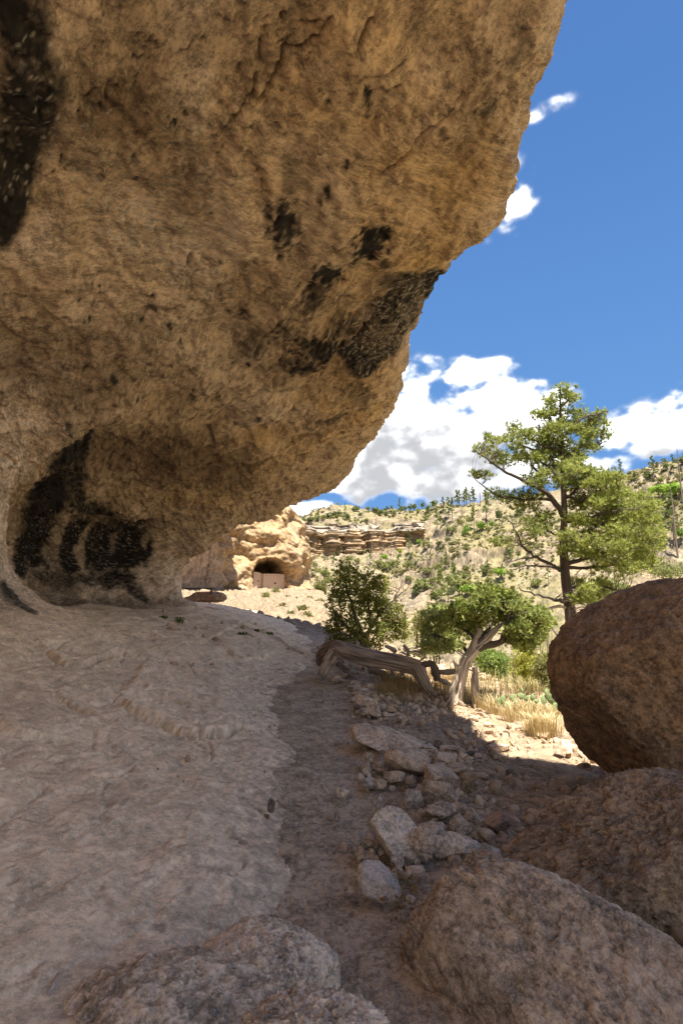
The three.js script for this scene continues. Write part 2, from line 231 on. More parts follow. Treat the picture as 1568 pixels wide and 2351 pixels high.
blob('pink', 470, 560, 120, 160, .8, .4, .6, .7, .5); blob('pink', 480, 800, 220, 90, .7, .3, .6, .7, .5); blob('pink', 430, 250, 50, 230, .9, .05, .6, .7, .5); blob('pink', 430, 40, 70, 60, .9, 0, .6, .7, .5); blob('pink', 620, 920, 110, 50, .8, .3, .6, .7, .5);
blob('pale', 40, 1080, 70, 210, .95, .15, .6, 1, .4); blob('pale', 90, 560, 60, 40, .6, -.6, .6, 1, .5); blob('pale', 380, 1300, 50, 90, .55, 0, .6, 1, .4); blob('pale', 20, 1300, 26, 120, .8, 0, .6, 1, .4); blob('pale', 230, 640, 40, 180, .3, .6, .6, 1, .5);
blob('fleck', 360, 560, 170, 56, 1.15, .75, .7, 1, .5); blob('fleck', 480, 640, 60, 60, .8, .3, .7, 1, .5); blob('fleck', 500, 470, 26, 120, .7, -.25, .7, 1, .5); blob('fleck', 215, 430, 70, 30, .6, .8, .7, 1, .5); blob('fleck', 90, 300, 90, 130, .12, 0, .7, 1, .5); blob('fleck', 190, 1250, 140, 60, .04, 0, .7, 1, .5);
// lichen along the notch in the lip
band('sootShade', [[1005, 622, 14], [950, 670, 34], [915, 730, 40], [870, 790, 46], [830, 830, 40]], .78, .3, 1.2, .35); band('fleck', [[960, 670, 40], [915, 730, 50], [860, 800, 50]], .55, .6, 1, .3);
// cracks and broken edges in the roof
crack([[612, 60], [600, 130], [588, 190], [582, 245]], 3, .10); crack([[652, 52], [640, 100], [655, 130], [690, 125], [735, 70], [755, 30]], 2.6, .10); crack([[655, 130], [640, 170], [620, 205], [600, 250], [575, 225], [560, 260], [540, 285]], 3.2, .12); crack([[560, 150], [545, 190]], 2.6, .06); crack([[470, 100], [460, 80]], 2, .05); crack([[590, 385], [605, 430], [615, 445]], 2.4, .07); crack([[540, 270], [520, 300], [515, 370]], 2, .05); crack([[395, 330], [420, 350], [425, 400]], 2, .04); crack([[332, 312], [356, 310], [350, 318]], 2.2, .04); crack([[436, 580], [428, 610]], 2.4, .07); crack([[416, 250], [400, 260]], 2.4, .05); crack([[870, 405], [930, 340], [985, 275], [1010, 255], [1060, 190]], 2.4, .05); crack([[740, 90], [690, 160]], 2, .04); crack([[850, 40], [825, 70], [820, 90]], 3, .1); crack([[505, 580], [500, 600]], 3, .06); crack([[500, 650], [510, 690]], 2, .05);
crack([[480, 985], [490, 1010], [530, 1000]], 3, .08); crack([[300, 870], [340, 860], [350, 868]], 2.5, .05); crack([[720, 640], [660, 700], [600, 770], [580, 800]], 2.6, .05); crack([[700, 860], [740, 820], [820, 780], [860, 735]], 3, .09); crack([[520, 1060], [600, 1065], [690, 1050], [780, 1010]], 2.2, .05); crack([[430, 1170], [500, 1165], [560, 1150], [640, 1130]], 2, .05);
{ // small cracks, flake edges and pits all over the roof
  const r = rng(2024); for (let i = 0; i < 64; i++) { const x = 140 + r() * 800, y = 20 + r() * 1000; let a = 1.9 + (r() - .5) * 1.7, px = x, py = y; const pts = [[x, y]]; for (let n = 0; n < 2 + r() * 3; n++) { px += Math.cos(a) * (9 + r() * 16); py += Math.sin(a) * (9 + r() * 16); a += (r() - .5) * 1.3; pts.push([px, py]); } crack(pts, 1.2 + r() * 1.2, .02 + r() * .035); }
  for (let i = 0; i < 70; i++) { const x = 140 + r() * 780, y = 60 + r() * 980, q = 2.5 + r() * r() * 9; blob('sootShade', x, y, q, q * (1 + r()), .5 + r() * .5, r() * 3, .5, 6, 1); if (r() < .4) blob('disp', x, y, q, q, -.05, 0, .5, 6, .6); }  // pits are black spots of painted shade; some are sunk too
}
scarp([[410, 260], [420, 330], [432, 400], [425, 460]], -.10, 60); scarp([[520, 300], [600, 400], [620, 470], [640, 560]], .09, 70); scarp([[560, 1060], [500, 1078], [420, 1062], [350, 1046], [260, 1000]], -.22, 60); scarp([[850, 680], [800, 760], [740, 850], [650, 940]], -.14, 60); scarp([[700, 620], [640, 700], [560, 800]], .10, 60); scarp([[890, 940], [800, 960], [700, 1000], [600, 1060]], .10, 50); scarp([[850, 300], [760, 420], [700, 560]], .08, 90); scarp([[500, 990], [560, 970], [590, 1010]], .12, 30);
scarp([[330, 1195], [270, 1185], [180, 1183], [120, 1195], [85, 1240], [60, 1300]], -.18, 30);
scarp([[560, 20], [570, 120], [560, 260], [520, 420]], .07, 50); scarp([[660, 60], [650, 140], [610, 250], [560, 380]], -.08, 60);
// ledges of the bedrock floor
ledge([[560, 1655], [520, 1676], [430, 1674], [360, 1648], [300, 1625], [268, 1600], [300, 1572], [330, 1530]], .065, 90);
ledge([[300, 1625], [240, 1648], [180, 1620], [132, 1588], [150, 1566], [200, 1570]], .045, 50); ledge([[260, 1500], [200, 1522], [150, 1520], [112, 1488], [90, 1470]], .05, 50);
crack([[385, 1598], [420, 1620], [470, 1628]], 2.4, .03); crack([[272, 1612], [300, 1634], [360, 1657], [430, 1682], [520, 1686], [556, 1668]], 4, .06); crack([[132, 1594], [180, 1627], [240, 1655], [262, 1660]], 3, .05); crack([[112, 1494], [150, 1527], [200, 1529], [250, 1512]], 3, .05);  // long cracks added below the ledges draw the dark line of their undercut shade
ledge([[640, 1500], [560, 1512], [500, 1480], [440, 1470]], .06, 40); ledge([[560, 1430], [480, 1465], [455, 1462]], .06, 36); ledge([[690, 1500], [640, 1470], [560, 1440]], .07, 30);

crack([[0, 1452], [40, 1460], [70, 1470]], 2, .05);
{ const r = rng(77); for (let i = 0; i < 34; i++) { let px = 20 + r() * 560, py = 1430 + r() * 560; const pts = [[px, py]]; let a = r() < .7 ? .25 + (r() - .5) * .9 : 1.2 + r(); for (let n = 0; n < 3 + r() * 3; n++) { px += Math.cos(a) * (10 + r() * 22); py += Math.sin(a) * (6 + r() * 9); a += (r() - .5) * 1.1; pts.push([px, py]); } crack(pts, 1.1 + r(), .014 + r() * .02); } } ledge([[120, 1690], [40, 1680], [0, 1650]], .06, 50);
for (const [x, y, rx, ry, v, r] of [[395, 1740, 26, 18, .8, .5], [330, 1760, 40, 20, .5, .2], [470, 1790, 14, 40, .8, 0], [500, 1760, 40, 12, .7, .3], [400, 1690, 20, 14, .6, 0], [250, 1800, 30, 9, .7, 0], [265, 1845, 30, 12, .6, 0], [255, 1965, 22, 12, .6, 0], [370, 1965, 12, 14, .6, 0], [190, 2030, 60, 14, .55, -.3], [310, 2110, 40, 36, .55, -.6], [450, 2080, 60, 40, .6, -.7], [380, 2200, 120, 40, .8, -.2], [150, 2260, 110, 46, .85, -.6], [60, 2330, 90, 30, .7, -.5], [330, 2260, 130, 30, .8, .1], [70, 1620, 60, 40, .5, 0], [20, 2030, 60, 14, .6, 0], [560, 1990, 40, 20, .6, -.4], [640, 1860, 20, 14, .5, 0], [90, 1790, 70, 14, .5, 0], [460, 1930, 70, 8, .5, 0], [520, 1890, 40, 10, .4, .3], [300, 1640, 60, 16, .5, .4], [460, 1560, 30, 14, .3, 0]]) blob('dark', x, y, rx, ry, v * .9, r, .45, 5, 1.2);
for (const [x, y, rx, ry, v] of [[440, 1560, 70, 60, .6], [520, 1780, 70, 70, .6], [160, 1900, 200, 120, .35], [640, 1790, 50, 20, .8], [610, 1440, 60, 40, .5], [300, 2060, 120, 60, .35], [60, 2200, 90, 60, .5], [560, 2080, 80, 60, .35]]) blob('pale', x, y, rx, ry, v, 0, .6, 3, 1);

const rockMap = tileNoise(1024, 5, [9, 31, 71, 149, 293, 512], .97, (s) => { const v = clamp(0.86 + (s - 0.5) * 1.35, 0.5, 1); return [v, v * .995, v * .985]; }, true);
const softMap = tileNoise(1024, 6, [9, 31, 71, 149, 293, 512], 1.0, (s) => { const v = clamp(0.93 + (s - 0.5) * 0.75, 0.6, 1); return [v, v * .995, v * .985]; }, true);
const rockBump = tileNoise(1024, 8, [10, 28, 70, 150, 300], .68, (s) => [s, s, s]);
// bump in metres, rep: repeats of the two-metre tile per metre
function rockMaterial(rep, bump, extra) { const m = rockMap.clone(), b = rockBump.clone(); m.repeat.set(rep, rep); b.repeat.set(rep, rep); m.needsUpdate = b.needsUpdate = true; return new THREE.MeshStandardMaterial({ vertexColors: true, roughness: 0.96, map: m, bumpMap: b, bumpScale: bump, ...extra }); }
const TAN = [.61, .455, .295], ORANGE = [.62, .41, .18], BROWN = [.21, .138, .076], PINK = [.74, .585, .43], PALE = [.92, .74, .57], SOOT = [.018, .014, .011], FLOOR = [.99, .775, .535], FLOOR2 = [.68, .50, .335];
{
  const { P } = cave, C = new Float32Array(NU * NV * 3), Q = new Float32Array(P.length), UV = new Float32Array(NU * NV * 2);
  for (let i = 0; i < NU; i++) { let run = 0; for (let j = 0; j < NV; j++) {
    const k = i * NV + j, a = (Math.max(i - 1, 0) * NV + j) * 3, b = (Math.min(i + 1, NU - 1) * NV + j) * 3, c = (i * NV + Math.max(j - 1, 0)) * 3, d = (i * NV + Math.min(j + 1, NV - 1)) * 3;
    const ux = P[b] - P[a], uy = P[b + 1] - P[a + 1], uz = P[b + 2] - P[a + 2], vx = P[d] - P[c], vy = P[d + 1] - P[c + 1], vz = P[d + 2] - P[c + 2];
    let nx = uy * vz - uz * vy, ny = uz * vx - ux * vz, nz = ux * vy - uy * vx; const L = Math.hypot(nx, ny, nz) || 1; nx /= L; ny /= L; nz /= L;
    const x = P[k * 3], y = P[k * 3 + 1], z = P[k * 3 + 2], e = table(V_TO_E, j / (NV - 1)), f = -z;
    if (j) run += Math.hypot(vx, vy, vz) / (j === NV - 1 ? 1 : 2);
    UV[k * 2] = f; UV[k * 2 + 1] = run;
    const floorW = 1 - smooth(3.6, 4.8, e), wallW = smooth(3.6, 4.8, e) * (1 - smooth(5.6, 7, e)), roofW = smooth(5.6, 7, e), outer = smooth(11, 12, e), visible = f > 0 && e < 12.5;
    let o = fbm(x * .33, y * .33, z * .33, 2) * lerp(.30, .08, floorW) * (1 - .55 * smooth(9.5, 11, e) * (1 - outer));
    let g1 = 0, g2 = 0, g3 = 0;
    g1 = fbm(x * .95 + 4, y * .95, z * .8, 4, .55);
    if (visible) { g2 = fbm(x * 3.1, y * 3.1 + 3, z * 2.4, 3, .55); g3 = ridged(x * 1.9 + y * .5, y * 1.9, z * 1.2, 3); }
    const flake = smooth(.0, .06, fbm(x * 1.3 + y * .4 + 9, y * 1.3, z * .75, 4, .55)) + smooth(.16, .2, fbm(x * 2.3 + 2, y * 2.3, z * 1.4 + 5, 4, .55));
    if (floorW > 0) { const ramp = smooth(0, 1.6, e); o += floorW * (g1 * .055 * ramp + g2 * .010 + (g3 - .6) * .010 + flake * .014 * ramp); }
    if (floorW < 1) o += (1 - floorW) * (g1 * lerp(.08, .13, roofW) * (1 - .5 * smooth(9.5, 11, e)) + g2 * .008 + (g3 - .6) * .010 + flake * lerp(.015, .05, roofW));
    o += F.disp[k];
    if (e > 9.6 && e < 12.2 && f > 16) o += ridged(x * .6, y * 1.2, z * .6, 3) * .10 - .06;
    Q[k * 3] = x + nx * o; Q[k * 3 + 1] = y + ny * o; Q[k * 3 + 2] = z + nz * o;
    // rock colour, with shade of hollows and ledge undercuts painted in
    const mott = fbm(x * .55, y * .55 + 20, z * .55, 4, .6), grain = fbm(x * 7, y * 7, z * 5, 3, .7), fine = visible ? n3(x * 31, y * 31, z * 23) : 0;
    let c3 = mix3(TAN, BROWN, clamp(.08 + mott * .5 + g2 * .08 - g1 * .15) * .8);
    c3 = mix3(c3, ORANGE, clamp(F.orange[k] * (.85 + mott)) * .9); c3 = mix3(c3, PINK, clamp(F.pink[k] * (.9 + mott * .6 + grain * .4)) * .9);
    const wall = mix3(PALE, PINK, .4 + mott * .6); c3 = mix3(c3, wall, clamp(wallW * .8 + (1 - roofW) * .1));
    c3 = mix3(c3, PALE, clamp(F.pale[k] * (.9 + grain * .7)) * .85);
    const fl = mix3(FLOOR, FLOOR2, clamp(.02 + mott * .25 + smooth(.16, .5, fbm(x * 2.4, y, z * 2.4, 4, .6)) * .34 + grain * .10)); c3 = mix3(c3, mix3(fl, [.58, .44, .31], smooth(1.25, .45, e + grain * .9 + mott * .6) * .8), floorW);
    c3 = mix3(c3, floorW > .5 ? FLOOR2 : BROWN, clamp(F.dark[k] * lerp(1.45, 1, floorW) * (.8 + grain * .8 + mott * .4)) * lerp(.88, .6, floorW));
    const hollow = (clamp((-g2 - .3) * 1.2) * .22 + clamp((.50 - g3) * 2) * .25) * (1 - floorW * .6); c3 = [c3[0] * (1 - hollow), c3[1] * (1 - hollow * 1.05), c3[2] * (1 - hollow * 1.08)];  // hollows of the relief darkened in the colour, as shade would do
    const dc = clamp(-F.disp[k] * 9) * .35; c3 = mix3(c3, BROWN, dc * (1 - floorW * .5));  // cracks and cut-in edges browned, also the undercut lines below ledges
    const so = clamp(F.sootShade[k] * 1.7 * (.80 + grain * .32 + fine * .08 + mott * .3) - .12 - F.streak[k] * 1.3); c3 = mix3(c3, SOOT, so);
    if (F.streak[k] > 0) c3 = mix3(c3, [.40, .31, .22], F.streak[k] * .5);
    const fk = F.fleck[k]; if (fk > 0) { const s = smooth(.34, .54, n3(x * 14, y * 14, z * 11) * .6 + n3b(x * 29, y * 29, z * 24) * .4 + fk * .36 - .06); c3 = mix3(c3, [.55, .49, .40], s * .8); }
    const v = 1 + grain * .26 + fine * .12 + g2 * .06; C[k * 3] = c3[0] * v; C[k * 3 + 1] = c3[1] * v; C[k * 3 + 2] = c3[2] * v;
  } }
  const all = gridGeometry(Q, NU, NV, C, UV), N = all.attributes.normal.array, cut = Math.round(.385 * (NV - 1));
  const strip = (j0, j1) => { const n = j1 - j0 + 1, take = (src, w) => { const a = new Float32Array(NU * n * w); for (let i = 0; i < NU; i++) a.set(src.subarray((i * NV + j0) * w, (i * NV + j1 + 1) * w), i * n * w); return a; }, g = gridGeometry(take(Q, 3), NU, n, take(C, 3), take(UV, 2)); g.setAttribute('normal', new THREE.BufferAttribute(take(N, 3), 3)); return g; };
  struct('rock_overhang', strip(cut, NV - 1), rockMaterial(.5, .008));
  struct('bedrock_floor', strip(0, cut), rockMaterial(.5, .007, { map: Object.assign(softMap.clone(), { needsUpdate: true }) })).material.map.repeat.set(.5, .5);
}
// ---------------------------------------------------------------- the lie of the land
const TRAIL_Y = [[-30, -.4], [0, 0], [5, 0], [7.8, .1], [9.6, .2], [13, .4], [16, .6], [22, .92], [28, 1.45], [33, 2.1], [45, 3.2], [58, 4.3], [90, 5]];
const TRAIL_X = [[-20, -1], [0, .1], [3.6, -.08], [6, -.3], [8.3, -.45], [11, -.62], [14, -.8], [18, -.8], [22, -1.0], [30, -2.6], [45, -6]];
const EDGE = [[-30, 7], [0, 6.2], [5, 5.6], [9, 4.6], [12, 3.7], [15, 2.9], [18, 1.6], [22, .9], [30, -.4], [40, -1.5], [50, -2.5], [60, -3], [90, -3]];
const RIM_T = [[-3, .16], [-.5, .16], [-.07, .168], [0, .187], [.15, .188], [.3, .203], [.4, .212], [.5, .222], [.57, .228], [.8, .25], [2, .26], [3, .2]], RIM_D = [[-.5, 300], [-.06, 285], [.15, 270], [.3, 245], [.5, 200], [.6, 185], [1, 170], [3, 170]];
const cliffWeight = (t) => smooth(.22, .10, t);
function landY(x, f) {
  const d = Math.hypot(x, f), aim = f > 1 ? Math.min(x / f, 3) : 3, r = table(EDGE, f), ty = table(TRAIL_Y, f);
  let y = ty, side = x - table(TRAIL_X, f);
  if (f < 30) y -= smooth(-1.0, -3, side) * .9 * smooth(30, 25, f); // under the bedrock floor
  if (f > 24) y += smooth(24, 34, f) * clamp(-side - 1, 0, 14) * .05;
  y -= smooth(.6, 3.5, side) * .16;
  if (f > 8 && f < 24) y -= smooth(0, 2.5, x - .6) * .1 * smooth(8, 12, f);
  const o = x - r; if (o > 0) y -= o * .62 * smooth(0, 2.4, o) ;
  y = Math.max(y, -24 + .03 * d);
  if (d > 70 && (x > -4 || f > 95)) {
    const rd = table(RIM_D, aim), rt = table(RIM_T, aim), top = rt * rd + EYE, cw = cliffWeight(aim), s = (d - 84) / (rd - 84);
    let h; if (s <= 0) h = -22; else if (s < 1) { const plain = lerp(-22, top, Math.pow(s, .78)); const b = d < 225 ? lerp(-22, 25.5, Math.pow((d - 84) / 141, .62)) : d < 231 ? lerp(25.5, 37, (d - 225) / 6) : lerp(37, top, Math.pow((d - 231) / (rd - 231), .9)); h = lerp(plain, b, cw); } else h = top - (d - rd) * .04;
    y = Math.max(y, h); if (d < 95) y = lerp(y, Math.max(y, h), 1);
  }
  return y;
}
function hillRelief(x, z, y, d) { // benches and broken ledges of the far slope: [height, riser, roughness]
  const w = smooth(84, 105, d); if (w <= 0) return [0, 0, 0];
  let o = fbm(x * .018, 2, z * .018, 3) * 3.4 + fbm(x * .07, 5, z * .07, 3) * 1.2;
  const b = y + o; let rs = 0;
  const rough = clamp(.55 + 1.3 * fbm(x * .022 + 8, b * .06, z * .022, 3));
  for (const [step, sc, amp, sh] of [[4.6, .015, .75, 3], [1.9, .035, .8, 9]]) {
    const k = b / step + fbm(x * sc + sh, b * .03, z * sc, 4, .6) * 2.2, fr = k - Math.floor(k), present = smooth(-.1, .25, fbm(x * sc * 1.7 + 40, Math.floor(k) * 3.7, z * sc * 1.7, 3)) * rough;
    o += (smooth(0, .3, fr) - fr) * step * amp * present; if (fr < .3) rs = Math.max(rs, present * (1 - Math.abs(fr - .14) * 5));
  }
  o += fbm(x * .3, b * .8, z * .3, 4, .6) * .7;
  return [o * w, clamp(rs), rough];
}
// march down the line of sight of a spot until it meets the land
function ground(px, py, from = 1.2, to = 60) { const d = ray(px, py); let a = from; for (let f = from; f < to; f += .04 + f * .004) { const p = at(px, py, f); if (p.y < surfaceY(p.x, f)) { let lo = a, hi = f; for (let n = 0; n < 12; n++) { const m = (lo + hi) / 2, q = at(px, py, m); if (q.y < surfaceY(q.x, m)) hi = m; else lo = m; } const q = at(px, py, hi); return q; } a = f; } return at(px, py, to); }
function floorY(x, f) { const s = sectionAt(f); for (let k = 0; k < 4; k++) if (x <= s[k][0] && x > s[k + 1][0]) { const t = (x - s[k][0]) / (s[k + 1][0] - s[k][0]); return lerp(s[k][1], s[k + 1][1], t) + EYE; } return -99; }
function surfaceY(x, f) { return Math.max(landY(x, f), f > -10 && f < 27 ? floorY(x, f) : -99); }

const DIRT = [.40, .295, .195], DIRT2 = [.50, .37, .25], SIDE_DIRT = [.43, .315, .20], TUFF = [.335, .265, .17], TUFF_D = [.14, .105, .062], GRASSY = [.245, .22, .075], LITTER = [.22, .155, .085];
{
  const TRIP = 88;
  for (const far of [0, 1]) {
  const n = far ? 760 : 500, A0 = -.55, A1 = far ? .92 : .75, angles = []; for (let i = 0; i <= n; i++) angles.push(A0 + (A1 - A0) * i / n); for (let i = 1; i < 70; i++) angles.push(A1 + (2 * Math.PI - A1 + A0) * i / 70); angles.push(2 * Math.PI + A0);
  const rings = []; if (!far) { rings.push(.02); for (let i = 0; i < 330; i++) rings.push(1.1 * Math.pow(30 / 1.1, i / 329)); for (let i = 1; i <= 62; i++) rings.push(30 * Math.pow(TRIP / 30, i / 62)); } else { for (let i = 0; i <= 240; i++) rings.push(TRIP - .3 + (300 - TRIP + .3) * i / 240); for (const r of [330, 380, 460, 600, 900, 1500, 2800]) rings.push(r); }
  const nu = angles.length, nv = rings.length, P = new Float32Array(nu * nv * 3), C = new Float32Array(nu * nv * 3), UV = new Float32Array(nu * nv * 2);
  for (let i = 0; i < nu; i++) for (let j = 0; j < nv; j++) {
    const d = rings[j], x = Math.sin(angles[i]) * d, f = Math.cos(angles[i]) * d, z = -f, k = i * nv + j; let y = landY(x, f), c;
    if (far) {
      const [o, riser, rough] = hillRelief(x, z, y, d); y += o;
      const grass = smooth(-.05, .35, fbm(x * .05, 3, z * .05, 4) + (1 - rough) * .35), tone = fbm(x * .2, y * .5, z * .2, 3), pk = smooth(.0, .4, fbm(x * .02 + 5, y * .1, z * .02, 2));
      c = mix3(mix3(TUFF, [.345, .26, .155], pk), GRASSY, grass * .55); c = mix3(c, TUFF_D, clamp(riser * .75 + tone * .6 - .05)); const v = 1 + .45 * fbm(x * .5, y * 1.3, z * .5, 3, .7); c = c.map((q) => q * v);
    } else {
      const side = x - table(TRAIL_X, f), path = 1 - smooth(.55, .95, Math.abs(side + .05) + .22 * fbm(x * 1.3, 2, z * 1.3, 3)), out = smooth(0, 2, x - table(EDGE, f));
      const g = d < 30 ? fbm(x * 3.1, 1, z * 3.1, 4, .6) : 0, g2 = d < 16 ? fbm(x * 15, 7, z * 15, 3, .65) : 0, lump = fbm(x * .8, 4, z * .8, 3);
      y += lump * .05 * (1 - path * .6) + g * .030 * (1 - path * .55) + g2 * .011 - path * .05 + (out > 0 ? out * fbm(x * .3, 1, z * .3, 3) * .7 : 0);
      if (d < 12) { const st = ridged(x * 7, 3, z * 7, 2); y += smooth(.74, .92, st) * .010 * path; }
      const slope = smooth(24, 30, f); if (slope > 0) { const q = (y + fbm(x * .2, 2, z * .2, 3) * 2) / .55, fr = q - Math.floor(q); y += slope * (.55 * (smooth(0, .18, fr) - fr)) * .8; }
      const tone = clamp(.5 + g * .8 + g2 * .4); c = mix3(DIRT, DIRT2, clamp((1 - path) * .45 + tone * .55)); c = mix3(c, SIDE_DIRT, smooth(.6, 2.4, side) * .75); c = mix3(c, [.66, .52, .365], path * .85);  // dirt right of the stone row has its own tone
      c = mix3(c, mix3([.42, .325, .215], [.30, .215, .13], tone), smooth(21, 27, f) * (1 - out)); c = mix3(c, [.30, .25, .14], out * .8); c = mix3(c, LITTER, smooth(.25, .5, fbm(x * 1.7 + 30, 2, z * 1.7, 3)) * .4 * smooth(.5, 1.4, side) * (1 - slope));
      const v = 1 + g2 * .22 * (1 - path * .6) + .10 * n3(x * 40, 1, z * 40); c = c.map((q) => q * v);
    }
    P[k * 3] = x; P[k * 3 + 1] = y; P[k * 3 + 2] = z; C.set(c, k * 3); UV[k * 2] = x; UV[k * 2 + 1] = z;
  }
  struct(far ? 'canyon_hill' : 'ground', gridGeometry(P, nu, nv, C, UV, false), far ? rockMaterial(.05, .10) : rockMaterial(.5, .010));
  }
}
// ---------------------------------------------------------------- the next cliff with the alcove, and the cliff band across the canyon
// a wall of rock along a plan line, from foot to top, pushed out by «relief(s along, height, point) -> [outward metres, colour]»
function rockWall(plan, n, foot, top, m, relief, uvs) {
  const curve = new THREE.CatmullRomCurve3(plan.map(([x, f]) => new THREE.Vector3(x, 0, -f)), false, 'centripetal'), P = new Float32Array(n * m * 3), C = new Float32Array(n * m * 3), UV = new Float32Array(n * m * 2), q = new THREE.Vector3(), t = new THREE.Vector3(), L = curve.getLength();
  for (let i = 0; i < n; i++) { const s = i / (n - 1); curve.getPointAt(s, q); curve.getTangentAt(s, t); const nx = -t.z, nz = t.x; // to the right-hand... outward side
    const y0 = foot(s), y1 = top(s);
    for (let j = 0; j < m; j++) { const v = j / (m - 1), y = lerp(y0, y1, v), k = i * m + j, [o, c, lift] = relief(s, y, q, v); P[k * 3] = q.x + nx * o; P[k * 3 + 1] = y + (lift || 0); P[k * 3 + 2] = q.z + nz * o; C.set(c, k * 3); UV[k * 2] = s * L; UV[k * 2 + 1] = y; } }
  return gridGeometry(P, n, m, C, UV, false);
}
const CREAM = [.57, .405, .24], CREAM2 = [.48, .32, .16], CREAMD = [.40, .24, .12];
const DOOR = at(623, 1316, 57), SILL = at(623, 1346, 57).y; // the mouth of the alcove
const DW = (662 - 584) / 2 / FOC * 57, DH = at(623, 1281, 57).y - SILL;
{
  // from the left end behind the shelter round the sunlit nose to its hidden side
  const plan = [[-30, 40], [-22, 44], [-15.5, 47], [-11.9, 51], [-10.2, 55.5], [-8.6, 56.8], [-6.7, 57.2], [-4.9, 58], [-3.9, 59.6], [-3.4, 63], [-4, 70], [-8, 84]];
  const curve = new THREE.CatmullRomCurve3(plan.map(([x, f]) => new THREE.Vector3(x, 0, -f)), false, 'centripetal');
  let sDoor = 0, best = 1e9; for (let i = 0; i <= 2000; i++) { const p = curve.getPointAt(i / 2000), e = Math.abs(p.x / -p.z - DOOR.x / -DOOR.z) + (p.z < -58.8 ? 9 : 0) + (p.z > -53 ? 9 : 0); if (e < best) { best = e; sDoor = i / 2000; } }
  const L = curve.getLength(), p0 = curve.getPointAt(sDoor); DOOR.x = p0.x; DOOR.z = p0.z; DOOR.t = curve.getTangentAt(sDoor);
  const geo = rockWall(plan, 560, (s) => 1.5, (s) => lerp(24, 14.6, smooth(.30, .62, s)) , 240, (s, y, q, v) => {
    const a = (s - sDoor) * L, x = q.x, z = q.z, nose = smooth(.36, .44, s);
    const w = fbm(x * .1, y * .1, z * .1, 2), bed = (y + fbm(x * .22, y * .12, z * .22, 3) * 1.5) / 2.3, fr = bed - Math.floor(bed), bulge = Math.sin(Math.PI * fr);
    let o = w * 1.1 + nose * (Math.pow(bulge, .5) - .7) * .4 + fbm(x * .3, y * .42, z * .3, 3, .45) * .7 * (.35 + nose * .65) + fbm(x * 2, y * 2.4, z * 2, 3) * .045;
    const chunk = ridged(x * .55, y * .5, z * .55, 3); o += nose * (chunk - .6) * .22;
    o += (1 - nose) * smooth(8.2, 11.5, y) * 4.5; // the shaded wall leans out above
    o -= nose * smooth(12.2, 15, y) * 2.2 + nose * smooth(7, 13, y) * .8; o += nose * smooth(6, 3, y) * .9;
    // the alcove: an arched mouth with a pocket behind
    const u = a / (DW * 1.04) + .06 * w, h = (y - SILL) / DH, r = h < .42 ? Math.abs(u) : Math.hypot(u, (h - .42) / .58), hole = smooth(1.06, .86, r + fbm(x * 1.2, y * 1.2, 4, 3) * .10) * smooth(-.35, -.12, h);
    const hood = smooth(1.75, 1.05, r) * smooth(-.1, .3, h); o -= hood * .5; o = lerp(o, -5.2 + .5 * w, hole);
    const tone = fbm(x * .35, y * .7, z * .35, 4), streak = smooth(.15, .5, fbm(x * .9, y * .06, z * .9, 3)) * (1 - smooth(.05, .4, Math.abs(w)));
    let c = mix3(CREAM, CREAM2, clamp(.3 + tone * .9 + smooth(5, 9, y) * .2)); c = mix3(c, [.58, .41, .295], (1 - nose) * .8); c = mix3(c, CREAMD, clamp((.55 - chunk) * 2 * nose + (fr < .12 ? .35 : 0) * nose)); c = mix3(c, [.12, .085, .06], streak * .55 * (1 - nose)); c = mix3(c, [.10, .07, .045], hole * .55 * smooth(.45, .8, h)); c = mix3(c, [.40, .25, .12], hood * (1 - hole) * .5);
    const g = 1 + .2 * fbm(x * 2, y * 3, z * 2, 3); return [o, c.map((e) => e * g), 0];
  });
  struct('alcove_cliff', geo, rockMaterial(.14, .06));
}
{ // cliff band
  const arc = []; for (let i = 0; i <= 30; i++) { const t = -.16 + .31 * i / 30, d = 225 + 2.5 * Math.sin(i * 1.7) + 1.5 * Math.sin(i * .6); arc.push([t * d / Math.hypot(1, t), d / Math.hypot(1, t)]); }
  struct('far_cliff', rockWall(arc, 480, () => 23, () => 38.2, 140, (s, y, q, v) => {
    const x = q.x, z = q.z, lay = fbm(3, y * .55 + fbm(x * .05, 1, z * .05, 2) * .8, 1, 4, .7), bed = y / 2.1 + fbm(x * .04, y * .1, z * .04, 3) * 1.3, fr = bed - Math.floor(bed);
    let o = 1 + lay * 1.3 + (Math.pow(Math.sin(Math.PI * fr), .4) - .7) * .55 + fbm(x * .13, y * .09, z * .13, 4) * 2 + (ridged(x * .22, y * .05, z * .22, 3) - .6) * 1.8;
    o -= smooth(26, 23, y) * -1.2; o -= smooth(34.5, 38, y) * 4.5 + smooth(33, 34.5, y) * .6; o -= smooth(.80, .9, s) * smooth(.99, .93, s) * smooth(35.2, 33.5, y) * smooth(27, 29, y) * 4; if (s > .97) o -= (s - .97) * 180; if (s < .02) o -= 2;
    const tone = fbm(x * .1, y * .3, z * .1, 3), st = smooth(.02, .34, fbm(x * .28, y * .035, z * .28, 4, .6) + smooth(29, 34, y) * .12) * smooth(25, 29, y);
    let c = mix3([.50, .37, .22], [.45, .28, .14], clamp(.35 + tone)); c = mix3(c, [.50, .42, .32], smooth(34, 35.5, y)); c = mix3(c, [.09, .065, .05], st * .5); if (fr < .10) c = mix3(c, CREAMD, .4); c = mix3(c, [.50, .42, .31], smooth(26, 24, y));
    return [o, c, 0];
  }), rockMaterial(.06, .1));
}
